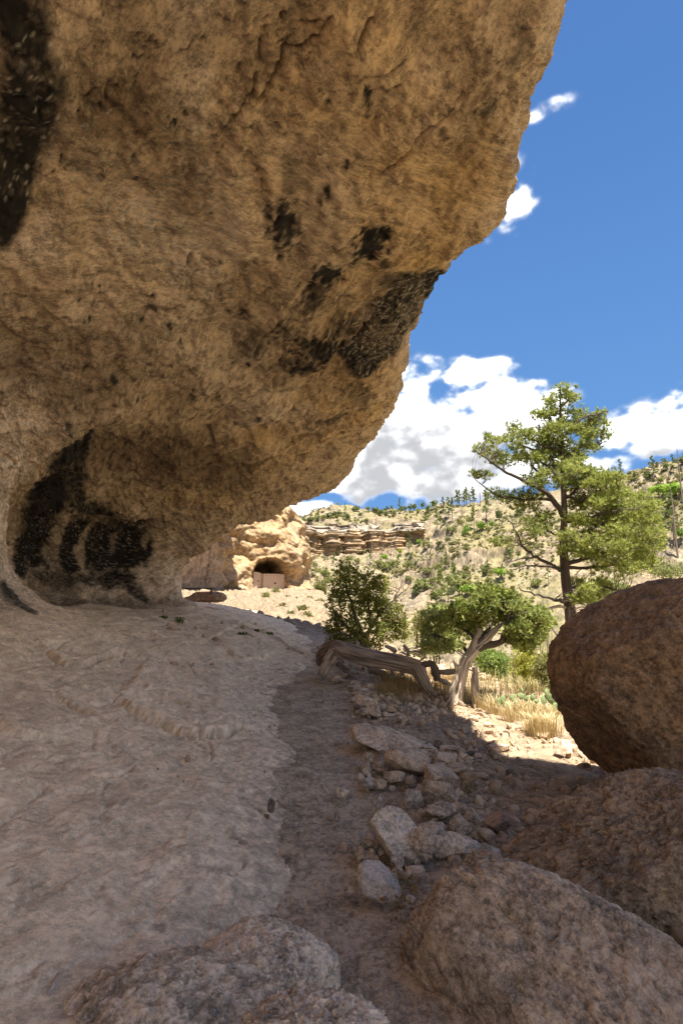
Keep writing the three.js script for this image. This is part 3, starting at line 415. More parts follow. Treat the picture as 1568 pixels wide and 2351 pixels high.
// the masonry room in the alcove: front and side wall under the arch, beam sockets along the top, a small opening
{
  const t = DOOR.t.clone(), n = new THREE.Vector3(-t.z, 0, t.x), wallMat = new THREE.MeshStandardMaterial({ color: new THREE.Color().setRGB(.64, .475, .35), roughness: .97, bumpMap: rockBump, bumpScale: .02 });
  const w = thing('masonry_wall', 'low pinkish masonry wall of an old cliff room closing the mouth of the sunlit alcove', 'wall', new THREE.Vector3(DOOR.x - n.x * 1.1, SILL - .3, DOOR.z - n.z * 1.1)); w.rotation.y = Math.atan2(n.x, n.z);
  const H = DH * .58, Wd = DW * 2, front = new THREE.Shape(); front.moveTo(-DW * .38, 0); front.lineTo(DW * 1.12, 0); front.lineTo(DW * 1.12, H * .98); front.quadraticCurveTo(DW * .4, H * 1.03, -DW * .38, H * 1.0); front.closePath();
  const win = new THREE.Path(); const wx = DW * .36, wy = H * .42; win.moveTo(wx - .09, wy - .07); win.lineTo(wx + .09, wy - .07); win.lineTo(wx + .09, wy + .08); win.lineTo(wx - .09, wy + .08); win.closePath(); front.holes.push(win);
  for (let i = 0; i < 9; i++) { const p = new THREE.Path(), x = -DW * .22 + i * DW * .14, y = H * .90; p.moveTo(x - .03, y - .03); p.lineTo(x + .03, y - .03); p.lineTo(x + .03, y + .03); p.lineTo(x - .03, y + .03); p.closePath(); front.holes.push(p); }
  part('front_wall', new THREE.ExtrudeGeometry(front, { depth: .3, bevelEnabled: false }).translate(0, 0, -.3), wallMat, w);
  const side = new THREE.Shape(); side.moveTo(0, 0); side.lineTo(1.15, 0); side.lineTo(1.15, H * 1.10); side.lineTo(.5, H * 1.08); side.lineTo(0, H * 1.0); side.closePath(); const sw = new THREE.Path(); sw.moveTo(.5, H * .5); sw.lineTo(.68, H * .5); sw.lineTo(.68, H * .58); sw.lineTo(.5, H * .58); sw.closePath(); side.holes.push(sw);
  const sg = new THREE.ExtrudeGeometry(side, { depth: .28, bevelEnabled: false }); sg.rotateY(-Math.PI * .82); sg.translate(-DW * .38 + .02, 0, -.27); part('side_wall', sg, wallMat, w);
}
// ---------------------------------------------------------------- stones and boulders
const icoCache = {};
function ico(detail) { // an indexed sphere of triangles
  if (icoCache[detail]) return icoCache[detail];
  const p = new THREE.IcosahedronGeometry(1, detail).attributes.position, map = new Map(), pts = [], idx = [];
  for (let i = 0; i < p.count; i++) { const x = p.getX(i), y = p.getY(i), z = p.getZ(i), key = Math.round(x * 20000) + ',' + Math.round(y * 20000) + ',' + Math.round(z * 20000); let n = map.get(key); if (n === undefined) { n = pts.length / 3; map.set(key, n); pts.push(x, y, z); } idx.push(n); }
  return icoCache[detail] = { pts, idx };
}
// a broken stone: an ellipsoid cut by random planes, roughened; half sizes sx, sy, sz
function stoneGeometry(seed, sx, sy, sz, { cuts = 10, depth = .44, rough = .024, sharp = 80, detail = 9, planes: given = [], tone = [.40, .30, .215], freq = 1, pits = 0, flat = 0, extra, bare } = {}) {
  const r = rng(seed), planes = []; for (let i = 0; i < cuts; i++) { const a = r() * 6.283, h = r() * 2 - 1, q = Math.sqrt(1 - h * h); planes.push([q * Math.cos(a), h, q * Math.sin(a), lerp(depth, 1, r() * .75)]); }
  planes.push(...given); if (flat) planes.push([.05, 1, .05, 1 - flat]);
  const { pts, idx } = ico(detail), n = pts.length / 3, P = new Float32Array(n * 3), C = new Float32Array(n * 3), o = r() * 100, m = Math.max(sx, sy, sz);
  for (let i = 0; i < n; i++) {
    const dx = pts[i * 3], dy = pts[i * 3 + 1], dz = pts[i * 3 + 2]; let s = Math.exp(-sharp);
    for (const [a, b, c, e] of planes) { const q = a * dx + b * dy + c * dz; if (q > .02) s += Math.exp(-sharp * e / q); }
    let R = Math.min(1.05, -Math.log(s) / sharp);
    const x = dx * sx / m * freq, y = dy * sy / m * freq, z = dz * sz / m * freq;
    const g = fbm(x * 2.2 + o, y * 2.2, z * 2.2, 3), h = fbm(x * 7 + o, y * 7, z * 7, 4, .6), pat = pits ? (fbm(x * 4 + o, y * 4, z * 4, 3, .5) * .5 - smooth(.18, .5, fbm(x * 8, y * 10 + o, z * 8, 3)) * .75 + fbm(x * 18, y * 18, z * 18 + o, 4, .75) * .75) : 0, pit = pits * pat;
    R *= 1 + rough * (g * 1.6 + h * .7) + pit + (extra ? extra(dx, dy, dz, x, y, z) : 0);
    P[i * 3] = dx * R * sx; P[i * 3 + 1] = dy * R * sy; P[i * 3 + 2] = dz * R * sz;
    const v = 1 + h * .30 + g * .22 - clamp(-pat - .1) * .45 + clamp(pat) * .12 + n3(x * 26, y * 26, z * 26) * .10 + n3(x * 60, y * 60, z * 60) * .12, w = fbm(x * 3 + o + 9, y * 3, z * 3, 3) * .12;  // pits darkened and knobs lightened in the colour, as light would do
    C[i * 3] = tone[0] * v * (1 + w * .4); C[i * 3 + 1] = tone[1] * v; C[i * 3 + 2] = tone[2] * v * (1 - w);
  }
  const geo = new THREE.BufferGeometry(); geo.setAttribute('position', new THREE.BufferAttribute(P, 3)); geo.setAttribute('color', new THREE.BufferAttribute(C, 3)); geo.setIndex(idx); geo.computeVertexNormals(); if (bare) return geo;
  // lay the grain on each face along the axis that it looks down
  const g = geo.toNonIndexed(), p = g.attributes.position, q = g.attributes.normal, UV = new Float32Array(p.count * 2);
  for (let i = 0; i < p.count; i += 3) { let x = 0, y = 0, z = 0; for (let k = i; k < i + 3; k++) { x += q.getX(k); y += q.getY(k); z += q.getZ(k); } x = Math.abs(x); y = Math.abs(y); z = Math.abs(z);
    for (let k = i; k < i + 3; k++) { const X = p.getX(k), Y = p.getY(k), Z = p.getZ(k); UV[k * 2] = (x > y && x > z ? Z : X) + o; UV[k * 2 + 1] = (y > x && y > z ? Z : Y) + o; } }
  g.setAttribute('uv', new THREE.BufferAttribute(UV, 2)); return g;
}
const stoneMat = rockMaterial(.9, .014), boulderMat = rockMaterial(.6, .022);
const T_TAN = [0.698, 0.524, 0.362], T_PALE = [0.806, 0.631, 0.463], T_GREY = [0.659, 0.538, 0.424], T_PINK = [.47, .32, .225], T_DARK = [.28, .205, .145], T_OCHRE = [.48, .33, .19];
// [zoomed x, y, width, height, tone, flatness, label]; sketch coordinates a: the heap by the path, b: the far end of the row
let stoneSeed = 500;
function setStone(px, py, w, h, tone, opt, label, category = 'stone', group) {
  const foot = ground(px, py + h * .5 - 1), D = -foot.z, k = D / FOC * (Math.hypot(px - 784, py - 1175.5, FOC) / FOC), dep = Math.atan2(EYE - foot.y, D);
  const sx = w * k / 2 * 1.04, depth = sx * (opt.dr ?? .85), app = h * k / 2; // apparent half height = height and depth seen from above
  const sy = Math.max(sx * .22, (app - depth * Math.sin(dep) * .55) / Math.cos(dep)) * (opt.tall ?? 1.15), seed = stoneSeed++;
  const m = solo('stone', stoneGeometry(seed, sx, sy, depth, { tone, detail: w > 45 ? 16 : w > 20 ? 10 : 6, ...opt }), stoneMat, label, category, group);
  m.position.set(foot.x, foot.y + sy * (opt.sink ?? .78), foot.z - depth * .55); m.rotation.set(opt.rx ?? 0, opt.ry ?? (rng(seed)() - .5) * .9, opt.rz ?? 0); return m;
}
const A = (x, y) => [784 + .2813 * x, 1592.5 + .2813 * y], B = (x, y) => [702.4 + .2604 * x, 1421 + .2604 * y];
const HEAP = [
  [15, 815, 100, 92, T_PALE, { sink: .8 }, 'pale rounded loose stone lying alone on the path'],
  [300, 900, 100, 122, T_GREY, { rough: .1 }, 'rough grey fist-like stone on the path edge above the large pale slab'],
  [465, 1130, 520, 430, T_PALE, { dr: .95, flat: .45, rx: .42, rz: -.38, sink: .55, rough: .025 }, 'largest pale flat slab tilted up at the edge of the path'],
  [340, 1575, 340, 215, T_GREY, { flat: .4, rx: .3, rz: -.15, rough: .04 }, 'angular grey pointed rock lying below the largest pale slab'],
  [960, 1290, 330, 200, T_PALE, { flat: .3, rough: .03 }, 'broad pale grey rock behind the front boulder'],
  [1230, 1375, 170, 215, T_GREY, {}, 'upright grey stone between the broad pale rock and the boulders'],
  [680, 1275, 215, 205, T_TAN, { rough: .14, cuts: 5, pits: .08 }, 'rough pitted brown rock right of the largest pale slab'],
  [765, 1160, 270, 130, T_TAN, { rough: .13, cuts: 6, pits: .06 }, 'knobbly brown rock above the rough pitted one'],
  [820, 1005, 260, 165, T_TAN, { rough: .09, pits: .05 }, 'rounded coarse tan rock in the middle of the heap'],
  [985, 1110, 145, 165, T_TAN, {  }, 'upright tan stone right of the rounded coarse rock'],
  [1310, 1090, 205, 165, T_PINK, { rough: .04 }, 'smooth stone with a pinkish and purplish face at the right of the heap'],
  [1195, 1180, 135, 130, T_TAN, {}, 'tan stone in front of the pinkish and purplish one'],
  [1085, 1040, 140, 130, T_TAN, {  }, 'tan angular stone behind the upright tan stone'],
  [965, 975, 120, 110, T_TAN, {}, 'small tan stone wedged right of the large blocky rock'],
  [1180, 840, 150, 130, T_PINK, { flat: .5, tall: .6 }, 'flat pinkish stone at the right side of the row'],
  [1050, 775, 115, 120, T_OCHRE, {  }, 'upper ochre stone above the flat pinkish one'],
  [1050, 690, 130, 95, T_OCHRE, { flat: .4 }, 'flat ochre stone behind the large blocky rock'],
  [960, 622, 195, 95, T_TAN, { flat: .4 }, 'long flat tan stone at the back of the row'],
  [860, 540, 225, 105, T_PALE, { flat: .4,  }, 'flat pale stone right of the dark-sided block'],
  [850, 835, 300, 240, T_TAN, { flat: .3, rz: -.15 }, 'large blocky tan rock in the middle of the row'],
  [830, 690, 370, 170, T_TAN, { flat: .3, rz: -.2 }, 'long tan rock behind the large blocky one'],
  [590, 575, 385, 235, T_TAN, { depth: .6, flat: .35, rx: .2, rz: -.22, rough: .03 }, 'dark-sided block with a flat tilted top leaning on the long ledge'],
  [500, 460, 155, 105, T_PALE, { rough: .08 }, 'pale rough stone perched on the end of the long ledge'],
  [430, 370, 760, 250, T_PALE, { dr: .62, rz: -.12, ry: -.25, rough: .06, sink: .5, flat: .2 }, 'long pale rock ledge lying beside the path'],
  [595, 880, 140, 165, T_GREY, {  }, 'upright dark grey stone left of the large blocky rock'],
  [585, 775, 110, 75, T_DARK, {}, 'dark stone in the gap above the upright grey one'],
  [450, 695, 175, 92, T_TAN, { rough: .03 }, 'smooth rounded tan stone below the dark-sided block'],
  [310, 590, 112, 92, T_GREY, { rough: .04 }, 'rounded greyish stone in the small pile left of the dark-sided block'],
  [335, 632, 85, 62, T_TAN, {}, 'small tan stone leaning on the rounded greyish one'],
  [215, 738, 112, 82, T_GREY, { rough: .04 }, 'rounded grey stone at the left of the small pile'],
  [315, 735, 95, 92, T_TAN, {}, 'tan stone between the rounded grey and the smooth rounded tan one'],
  [225, 535, 72, 92, T_TAN, { depth: .6, rz: .5 }, 'narrow slab leaning under the long ledge'],
  [210, 665, 80, 42, T_PALE, {}, 'small pale stone above the rounded grey one'],
  [560, 712, 95, 62, T_TAN, {}, 'tan stone right of the smooth rounded one'],
  [410, 775, 58, 42, T_GREY, {}, 'small stone below the smooth rounded tan one'],
  [720, 476, 112, 54, T_TAN, { flat: .4 }, 'flat tan stone behind the dark-sided block'],
  [690, 430, 46, 56, T_DARK, {}, 'small dark upright stone on the long ledge'],
  [800, 425, 105, 64, T_DARK, {  }, 'dark brown stone at the right end of the long ledge'],
  [905, 455, 180, 70, T_TAN, { flat: .4 }, 'low tan slab beyond the dark brown stone'],
  [1060, 490, 70, 38, [.16, .14, .125], {}, 'small blackish stone on the dirt right of the row'],
  [1130, 515, 84, 42, T_PALE, {}, 'small pale stone beside the blackish one'],
  [1145, 680, 112, 52, T_TAN, { flat: .4 }, 'flat stone lying apart right of the ochre stones'],
  [1085, 415, 52, 62, T_TAN, {}, 'small upright stone on the dirt slope'],
  [1285, 445, 180, 76, T_PALE, { flat: .4 }, 'flat stone half in shade and half in sun on the dirt'],
  [460, 1390, 105, 88, T_GREY, {}, 'grey stone under the near edge of the largest slab'],
  [540, 1400, 90, 85, T_DARK, { rough: .1 }, 'dark crumbly stone left of the broad pale rock'],
  [215, 1440, 150, 120, T_DARK, { rough: .05 }, 'dark stone buried in the path edge below the largest slab'],
  [110, 1230, 84, 125, T_GREY, {  }, 'pointed grey stone at the path edge left of the largest slab'],
  [210, 1240, 110, 74, T_TAN, {}, 'brown stone beside the pointed grey one'],
  [1320, 1195, 84, 64, T_PINK, {}, 'small pinkish stone in front of the pinkish and purplish one'],
  [655, 1140, 92, 92, T_TAN, { depth: .6 }, 'thin tan stone wedged against the right edge of the largest slab'],
  [800, 590, 125, 48, T_PALE, { flat: .4 }, 'thin pale stone under the flat pale one'],
  [740, 530, 80, 44, T_TAN, {}, 'small tan stone right of the dark-sided block'],
  [75, 1630, 54, 44, T_PALE, {}, 'small pale pebble-like stone on the path by the angular rock'],
  [575, 1700, 75, 66, T_GREY, {}, 'small grey stone against the front boulder'],
  [205, 590, 66, 52, T_TAN, {}, 'small stone at the foot of the long ledge'],
  [150, 578, 36, 36, T_GREY, {}, 'tiny grey stone left of the small pile'],
  [1370, 640, 70, 40, T_DARK, {}, 'dark stone on the shaded dirt near the round boulder'],
].map((s) => [...A(s[0], s[1]), s[2] * .2813, s[3] * .2813, s[4], s[5], s[6]]);
const ROW = [
  [250, 532, 135, 72, T_TAN, {}, 'tan stone beside the root of the fallen trunk'],
  [330, 500, 125, 62, T_TAN, { flat: .3 }, 'tan slab under the fallen trunk'],
  [325, 552, 58, 42, T_PALE, {}, 'small pale stone next to the root of the fallen trunk'],
  [430, 562, 125, 52, T_TAN, { flat: .4 }, 'first flat stone of the row after the fallen trunk'],
  [430, 602, 112, 48, T_PALE, { flat: .4 }, 'second flat pale stone of the row after the fallen trunk'],
  [510, 625, 115, 48, T_TAN, { flat: .4 }, 'flat tan stone right of the second pale one'],
  [560, 608, 92, 56, T_TAN, { depth: .6 }, 'angular stone behind the flat tan one'],
  [470, 656, 135, 38, T_TAN, { flat: .5 }, 'thin top slab of the stacked rocks at the path'],
  [580, 662, 105, 42, T_TAN, { flat: .4 }, 'thin slab right of the stacked rocks'],
  [505, 735, 170, 140, T_PALE, { rough: .06 }, 'large pale block of the stacked rocks at the path'],
  [605, 722, 66, 92, T_TAN, { depth: .6 }, 'narrow upright stone right of the stacked rocks'],
  [600, 815, 165, 115, T_TAN, { rz: -.4 }, 'wedge-shaped rock at the foot of the stacked rocks'],
  [520, 832, 105, 76, T_TAN, { depth: .6 }, 'tan stone left of the wedge-shaped rock'],
  [745, 802, 94, 64, T_TAN, {  }, 'angular tan stone on the dirt behind the long ledge'],
  [650, 785, 90, 56, T_TAN, {}, 'tan stone between the wedge and the upright one'],
  [700, 672, 135, 42, T_TAN, { flat: .4 }, 'flat slab at the edge of the dry grass'],
  [720, 705, 54, 34, T_PALE, {}, 'small pale stone below the slab at the dry grass'],
  [670, 697, 66, 44, T_PALE, { depth: .6 }, 'pale angular stone left of that below the grass'],
  [810, 740, 62, 42, T_TAN, {}, 'small tan stone at the edge of the dirt under the grass'],
  [850, 888, 94, 66, T_TAN, { depth: .6 }, 'pointed tan stone behind the long ledge'],
  [730, 850, 112, 42, T_TAN, { flat: .4 }, 'low tan stone touching the back of the long ledge'],
  [410, 866, 44, 32, T_GREY, {}, 'small grey stone on the path before the long ledge'],
  [350, 800, 74, 32, T_TAN, {}, 'small flat stone at the path side of the stacked rocks'],
  [145, 735, 32, 17, T_DARK, {}, 'dark pebble in the middle of the far path'],
  [1120, 815, 125, 32, T_TAN, { flat: .4 }, 'low stone at the edge of the shaded dirt'],
  [1045, 877, 64, 28, T_TAN, {}, 'small stone in the middle of the shaded dirt'],
  [455, 790, 70, 60, T_DARK, {}, 'dark stone in the side of the stacked rocks'],
  [470, 700, 80, 54, T_TAN, {}, 'tan stone under the thin top slab'],
].map((s) => [...B(s[0], s[1]), s[2] * .2604, s[3] * .2604, s[4], s[5], s[6]]);
for (const s of [...HEAP, ...ROW]) setStone(...s, 'stone', 'stones in the row and heap along the path');
for (const [x, y, w, h, tone, label] of [[620, 1857, 20, 30, T_DARK, 'dark crumbled stone where the bedrock meets the path'], [612, 1876, 10, 10, T_DARK, 'dark pebble just below the crumbled stone on the path'], [1300, 1722, 46, 34, T_PALE, 'pale stone on the sunlit dirt by the round boulder'], [1150, 1712, 40, 20, T_OCHRE, 'flat brown stone on the sunlit dirt'], [1160, 1742, 16, 12, T_PALE, 'small white stone in the sunlit dirt'], [1252, 1688, 34, 14, T_PALE, 'bright stone at the foot of the grass tuft'], [1090, 1650, 22, 12, T_PALE, 'white stone at the edge of the shadow by the grass'], [1120, 1664, 18, 10, T_PALE, 'small bright stone right of the white one'], [805, 2045, 12, 10, T_PALE, 'small pale pebble in the middle of the near path']]) setStone(x, y, w, h, tone, {}, label, 'stone', 'loose stones on the path and dirt');

// the big boulders on the right and the outcrops in the left foreground
function boulder(name, seed, c, s, rot, opt, label, category = 'boulder') { const m = solo(name, stoneGeometry(seed, ...s, opt), boulderMat, label, category); m.position.copy(c); m.rotation.set(...rot); return m; }
const B_BROWN = [.40, .24, .12], B_GREY = [.64, .47, .315];
boulder('boulder', 61, at(1534, 1580, 5.9), [1.24, 1.1, 1.0], [0, 0, 0], { cuts: 5, depth: .82, sharp: 40, rough: .02, detail: 60, tone: B_BROWN, freq: 2, pits: .018, planes: [[-.54, .82, .18, .73], [-.98, .05, .15, .82], [-.85, -.5, .15, .72], [.1, .99, .1, .99], [-.45, .05, .89, .80], [.35, -.25, .9, .84], [0, .6, .8, .86]] }, 'huge round reddish brown boulder resting on the others at the right');
boulder('boulder', 66, new THREE.Vector3(2.36, EYE - 1.60, -4.02), [1.36, .70, .66], [0, .12, -.02], { cuts: 5, depth: .74, sharp: 40, rough: .025, detail: 72, tone: [.43, .285, .165], freq: 2.2, pits: .03, planes: [[-.62, .76, .2, .70], [-.1, .25, .96, .74], [.1, .98, 0, .80], [-.2, -.2, .95, .78]] }, 'dark brown coarse boulder wedged below the round one');
boulder('boulder', 71, new THREE.Vector3(1.22, EYE - 1.93, -2.58), [1.46, .62, .58], [.08, -.95, -.25], { cuts: 4, depth: .76, sharp: 40, rough: .022, detail: 84, tone: B_GREY, freq: 2.4, pits: .026, planes: [[.0, .93, .36, .66], [-.1, .2, .97, .74], [-.97, .12, .1, .84]] }, 'long pitted grey brown boulder in the bottom right corner');
boulder('outcrop', 81, at(600, 2205, 2.95).add(new THREE.Vector3(0, -.09, 0)), [.36, .25, .30], [.02, .4, .06], { cuts: 6, depth: .8, sharp: 10, rough: .04, detail: 40, tone: [.84, .66, .48], freq: 2, pits: .02, flat: .15 }, 'low rounded pinkish rock beside the near path');
boulder('outcrop', 86, at(380, 2330, 2.6).add(new THREE.Vector3(0, -.10, 0)), [.52, .26, .38], [.05, .1, .05], { cuts: 5, depth: .85, sharp: 9, rough: .04, detail: 40, tone: [.78, .61, .44], freq: 2.4, pits: .02 }, 'broad low brownish rock at the bottom left edge');
boulder('outcrop', 91, at(730, 2390, 2.3).add(new THREE.Vector3(0, -.06, 0)), [.30, .19, .22], [0, -.2, 0], { cuts: 5, depth: .85, sharp: 9, rough: .05, detail: 40, tone: [.86, .68, .50], freq: 2.4, pits: .06 }, 'pale coarse knobbly rock at the bottom centre edge');
solo('outcrop', stoneGeometry(95, 1.25, .36, .9, { cuts: 16, depth: .42, sharp: 40, rough: .09, detail: 26, tone: [.58, .40, .29], freq: 2 }), stoneMat, 'reddish broken rock ledge below the barrier bar at the end of the shelter', 'rock ledge').position.copy(at(478, 1368, 27)).add(new THREE.Vector3(0, -.06, 0));
boulder('outcrop', 99, at(1215, 1885, 5.3).add(new THREE.Vector3(0, -.05, -.3)), [.52, .12, .55], [0, .3, 0], { cuts: 5, depth: .8, rough: .04, detail: 24, tone: T_OCHRE, flat: .3 }, 'flat ochre rock sheet in the ground behind the dark boulder', 'rock sheet');
// rubble: fist-sized stones filling the row, too many to tell apart
{
  const r = rng(177), base = stoneGeometry(4, 1, .62, .85, { cuts: 8, depth: .5, detail: 4, tone: [1, 1, 1], bare: true }), spots = [[B(430, 580), B(620, 840), 90, .035], [A(150, 560), A(420, 760), 60, .03], [A(650, 460), A(1060, 720), 110, .035], [A(640, 760), A(1000, 1000), 70, .035], [A(900, 960), A(1250, 1240), 90, .035], [A(420, 1250), A(660, 1500), 60, .03], [A(120, 1180), A(330, 1480), 40, .03], [B(620, 660), B(1150, 900), 120, .03]], N = 700, im = new THREE.InstancedMesh(base, new THREE.MeshStandardMaterial({ vertexColors: true, roughness: .97 }), N), M = new THREE.Matrix4(), q = new THREE.Quaternion(), e = new THREE.Euler(), col = new THREE.Color(); let n = 0;
  for (const [a, b, k, s0] of spots) for (let i = 0; i < k; i++) { const g = ground(lerp(a[0], b[0], r()), lerp(a[1], b[1], r())), s = s0 * (.5 + 1.4 * r() * r()) * (.7 + -g.z * .05); e.set(r() * 6, r() * 6, r() * 6); q.setFromEuler(e); M.compose(new THREE.Vector3(g.x, g.y + s * .25, g.z), q, new THREE.Vector3(s * (1 + r() * .7), s, s)); im.setMatrixAt(n, M); const v = .8 + r() * .45; col.setRGB(.56 * v, .425 * v, .295 * v); im.setColorAt(n++, col); }
  im.count = n; im.name = 'rubble'; im.userData.kind = 'stuff'; im.userData.label = 'small rubble between the stones of the row'; scene.add(shade(im));
}
// gravel: small stones strewn over path, dirt and the sunlit slope, too many to count
{
  const r = rng(77), base = stoneGeometry(3, 1, .6, .85, { cuts: 7, depth: .65, detail: 2, tone: [1, 1, 1], bare: true }), N = 5200, im = new THREE.InstancedMesh(base, new THREE.MeshStandardMaterial({ vertexColors: true, roughness: .97 }), N), M = new THREE.Matrix4(), q = new THREE.Quaternion(), e = new THREE.Euler(), col = new THREE.Color();
  let n = 0, guard = 0; while (n < N && guard++ < 60000) {
    const f = 1.9 + Math.pow(r(), 1.3) * 34, t = -.3 + r() * .95, x = t * f, side = x - table(TRAIL_X, f), off = smooth(.5, 1.1, Math.abs(side)); if (floorY(x, f) > landY(x, f) && r() < .85) continue; if (x > table(EDGE, f) + 1) continue;
    const keep = side < -.8 ? .25 : off * (f < 16 ? 1 : .8) + .12; if (r() > keep) continue; const patchy = fbm(x * .9, 3, f * .9, 2) + .35; if (r() > patchy + .25) continue;
    const s = (.010 + .045 * Math.pow(r(), 3.2)) * (f > 14 ? 1.7 : 1) * (off > .5 ? 1.25 : .7); e.set(r() * 6, r() * 6, r() * 6); q.setFromEuler(e);
    M.compose(new THREE.Vector3(x, surfaceY(x, f) + s * .2, -f), q, new THREE.Vector3(s * (1 + r() * .6), s * (.7 + r() * .4), s)); im.setMatrixAt(n, M); const v = .75 + r() * .5, w = f > 23 ? 1.15 : 1; col.setRGB(.45 * v * w, .33 * v * w, .225 * v * w); im.setColorAt(n++, col);
  }
  im.count = n; im.name = 'gravel'; im.userData.kind = 'stuff'; im.userData.label = 'small stones and gravel strewn over the path and the dirt'; scene.add(shade(im));
}
// ---------------------------------------------------------------- wood, leaves and trees
class Soup { // collects triangles with colours
  constructor() { this.p = []; this.c = []; }
  tri(a, b, c, col) { this.p.push(a[0], a[1], a[2], b[0], b[1], b[2], c[0], c[1], c[2]); for (let i = 0; i < 3; i++) this.c.push(col[0], col[1], col[2]); }
  geometry() { const g = new THREE.BufferGeometry(); g.setAttribute('position', new THREE.Float32BufferAttribute(this.p, 3)); g.setAttribute('color', new THREE.Float32BufferAttribute(this.c, 3)); g.computeVertexNormals(); return g; }
}
// a limb along points [x, y, z, radius]; fluted and twisted like weathered wood when flute > 0
function limb(pts, { seg = 7, steps = 0, flute = 0, tone = [.16, .12, .09], wig = 0, seed = 1, flat = 1, twist = 0, vary = .35 } = {}) {
  const curve = new THREE.CatmullRomCurve3(pts.map((p) => new THREE.Vector3(p[0], p[1], p[2])), false, 'centripetal'), n = steps || Math.max(4, (pts.length - 1) * 4), P = new Float32Array((n + 1) * seg * 3), C = new Float32Array((n + 1) * seg * 3);
  const q = new THREE.Vector3(), t = new THREE.Vector3(), u = new THREE.Vector3(), v = new THREE.Vector3(); let ref = new THREE.Vector3(.2, .1, 1).normalize();
  for (let i = 0; i <= n; i++) {
    const s = i / n; curve.getPoint(s, q); curve.getTangent(s, t); u.crossVectors(ref, t).normalize(); v.crossVectors(t, u).normalize(); ref.copy(v);
    const k = s * (pts.length - 1), a = Math.min(pts.length - 2, Math.floor(k)), r0 = lerp(pts[a][3], pts[a + 1][3], k - a);
    if (wig) { q.x += wig * n3(s * 9, seed, 1); q.y += wig * n3(s * 9, seed, 5); q.z += wig * n3(s * 9, seed, 9); }
    for (let j = 0; j < seg; j++) {
      const th = j / seg * 6.2832 + twist * s, g = flute ? fbm(Math.cos(th) * 1.6 + seed, Math.sin(th) * 1.6, s * 2.2 + seed, 3) * 1.3 - ridged(Math.cos(th) * 3.2, Math.sin(th) * 3.2 + seed, s * 1.6, 3) * .9 + .55 : 0, r = r0 * (1 + flute * g), cx = Math.cos(th) * r, cy = Math.sin(th) * r * flat, m = (i * seg + j) * 3;
      P[m] = q.x + u.x * cx + v.x * cy; P[m + 1] = q.y + u.y * cx + v.y * cy; P[m + 2] = q.z + u.z * cx + v.z * cy;
      const w = clamp(1 + vary * fbm(Math.cos(th) * 4 + seed, Math.sin(th) * 4, s * 3, 3, .7) + flute * g * 1.2 + (seg > 16 ? .55 * n3(Math.cos(th) * 9, Math.sin(th) * 11 + seed, s * 4) : 0), .2, 1.6); C[m] = tone[0] * w; C[m + 1] = tone[1] * w; C[m + 2] = tone[2] * w;
    }
  }
  const g = gridGeometry(P, n + 1, seg, C, null, false, true); return g;
}
const joined = (list) => mergeGeometries(list.map((g) => { if (g.attributes.uv) g.deleteAttribute('uv'); return g.index ? g.toNonIndexed() : g; }));
const barkMat = new THREE.MeshStandardMaterial({ vertexColors: true, roughness: .95 });
const woodMat = new THREE.MeshStandardMaterial({ vertexColors: true, roughness: .9 });
function leafMat(through = .4) { return new THREE.MeshPhysicalMaterial({ vertexColors: true, roughness: .85, transmission: through, thickness: 0, side: THREE.DoubleSide, specularIntensity: .4 }); }
const LEAF = leafMat(.55), NEEDLE = leafMat(.5), STRAW = leafMat(.4);
const mixc = (a, b, t, v) => [lerp(a[0], b[0], t) * v, lerp(a[1], b[1], t) * v, lerp(a[2], b[2], t) * v];
// one leaf: two triangles folded along the middle
function leaf(S, c, d, w, len, wid, col) { // c foot, d direction, w across
  const tip = [c[0] + d[0] * len, c[1] + d[1] * len, c[2] + d[2] * len], m = [c[0] + d[0] * len * .5, c[1] + d[1] * len * .5 - wid * .1, c[2] + d[2] * len * .5];
  S.tri(c, [m[0] + w[0] * wid, m[1] + w[1] * wid + wid * .25, m[2] + w[2] * wid], tip, col); S.tri(c, tip, [m[0] - w[0] * wid, m[1] - w[1] * wid + wid * .25, m[2] - w[2] * wid], col);
}
function rdir(r, up = 0) { const a = r() * 6.2832, h = r() * 2 - 1, q = Math.sqrt(1 - h * h); let x = q * Math.cos(a), y = h + up, z = q * Math.sin(a); const L = Math.hypot(x, y, z) || 1; return [x / L, y / L, z / L]; }
function across(d, r) { const a = rdir(r); let x = d[1] * a[2] - d[2] * a[1], y = d[2] * a[0] - d[0] * a[2], z = d[0] * a[1] - d[1] * a[0]; const L = Math.hypot(x, y, z) || 1; return [x / L, y / L, z / L]; }
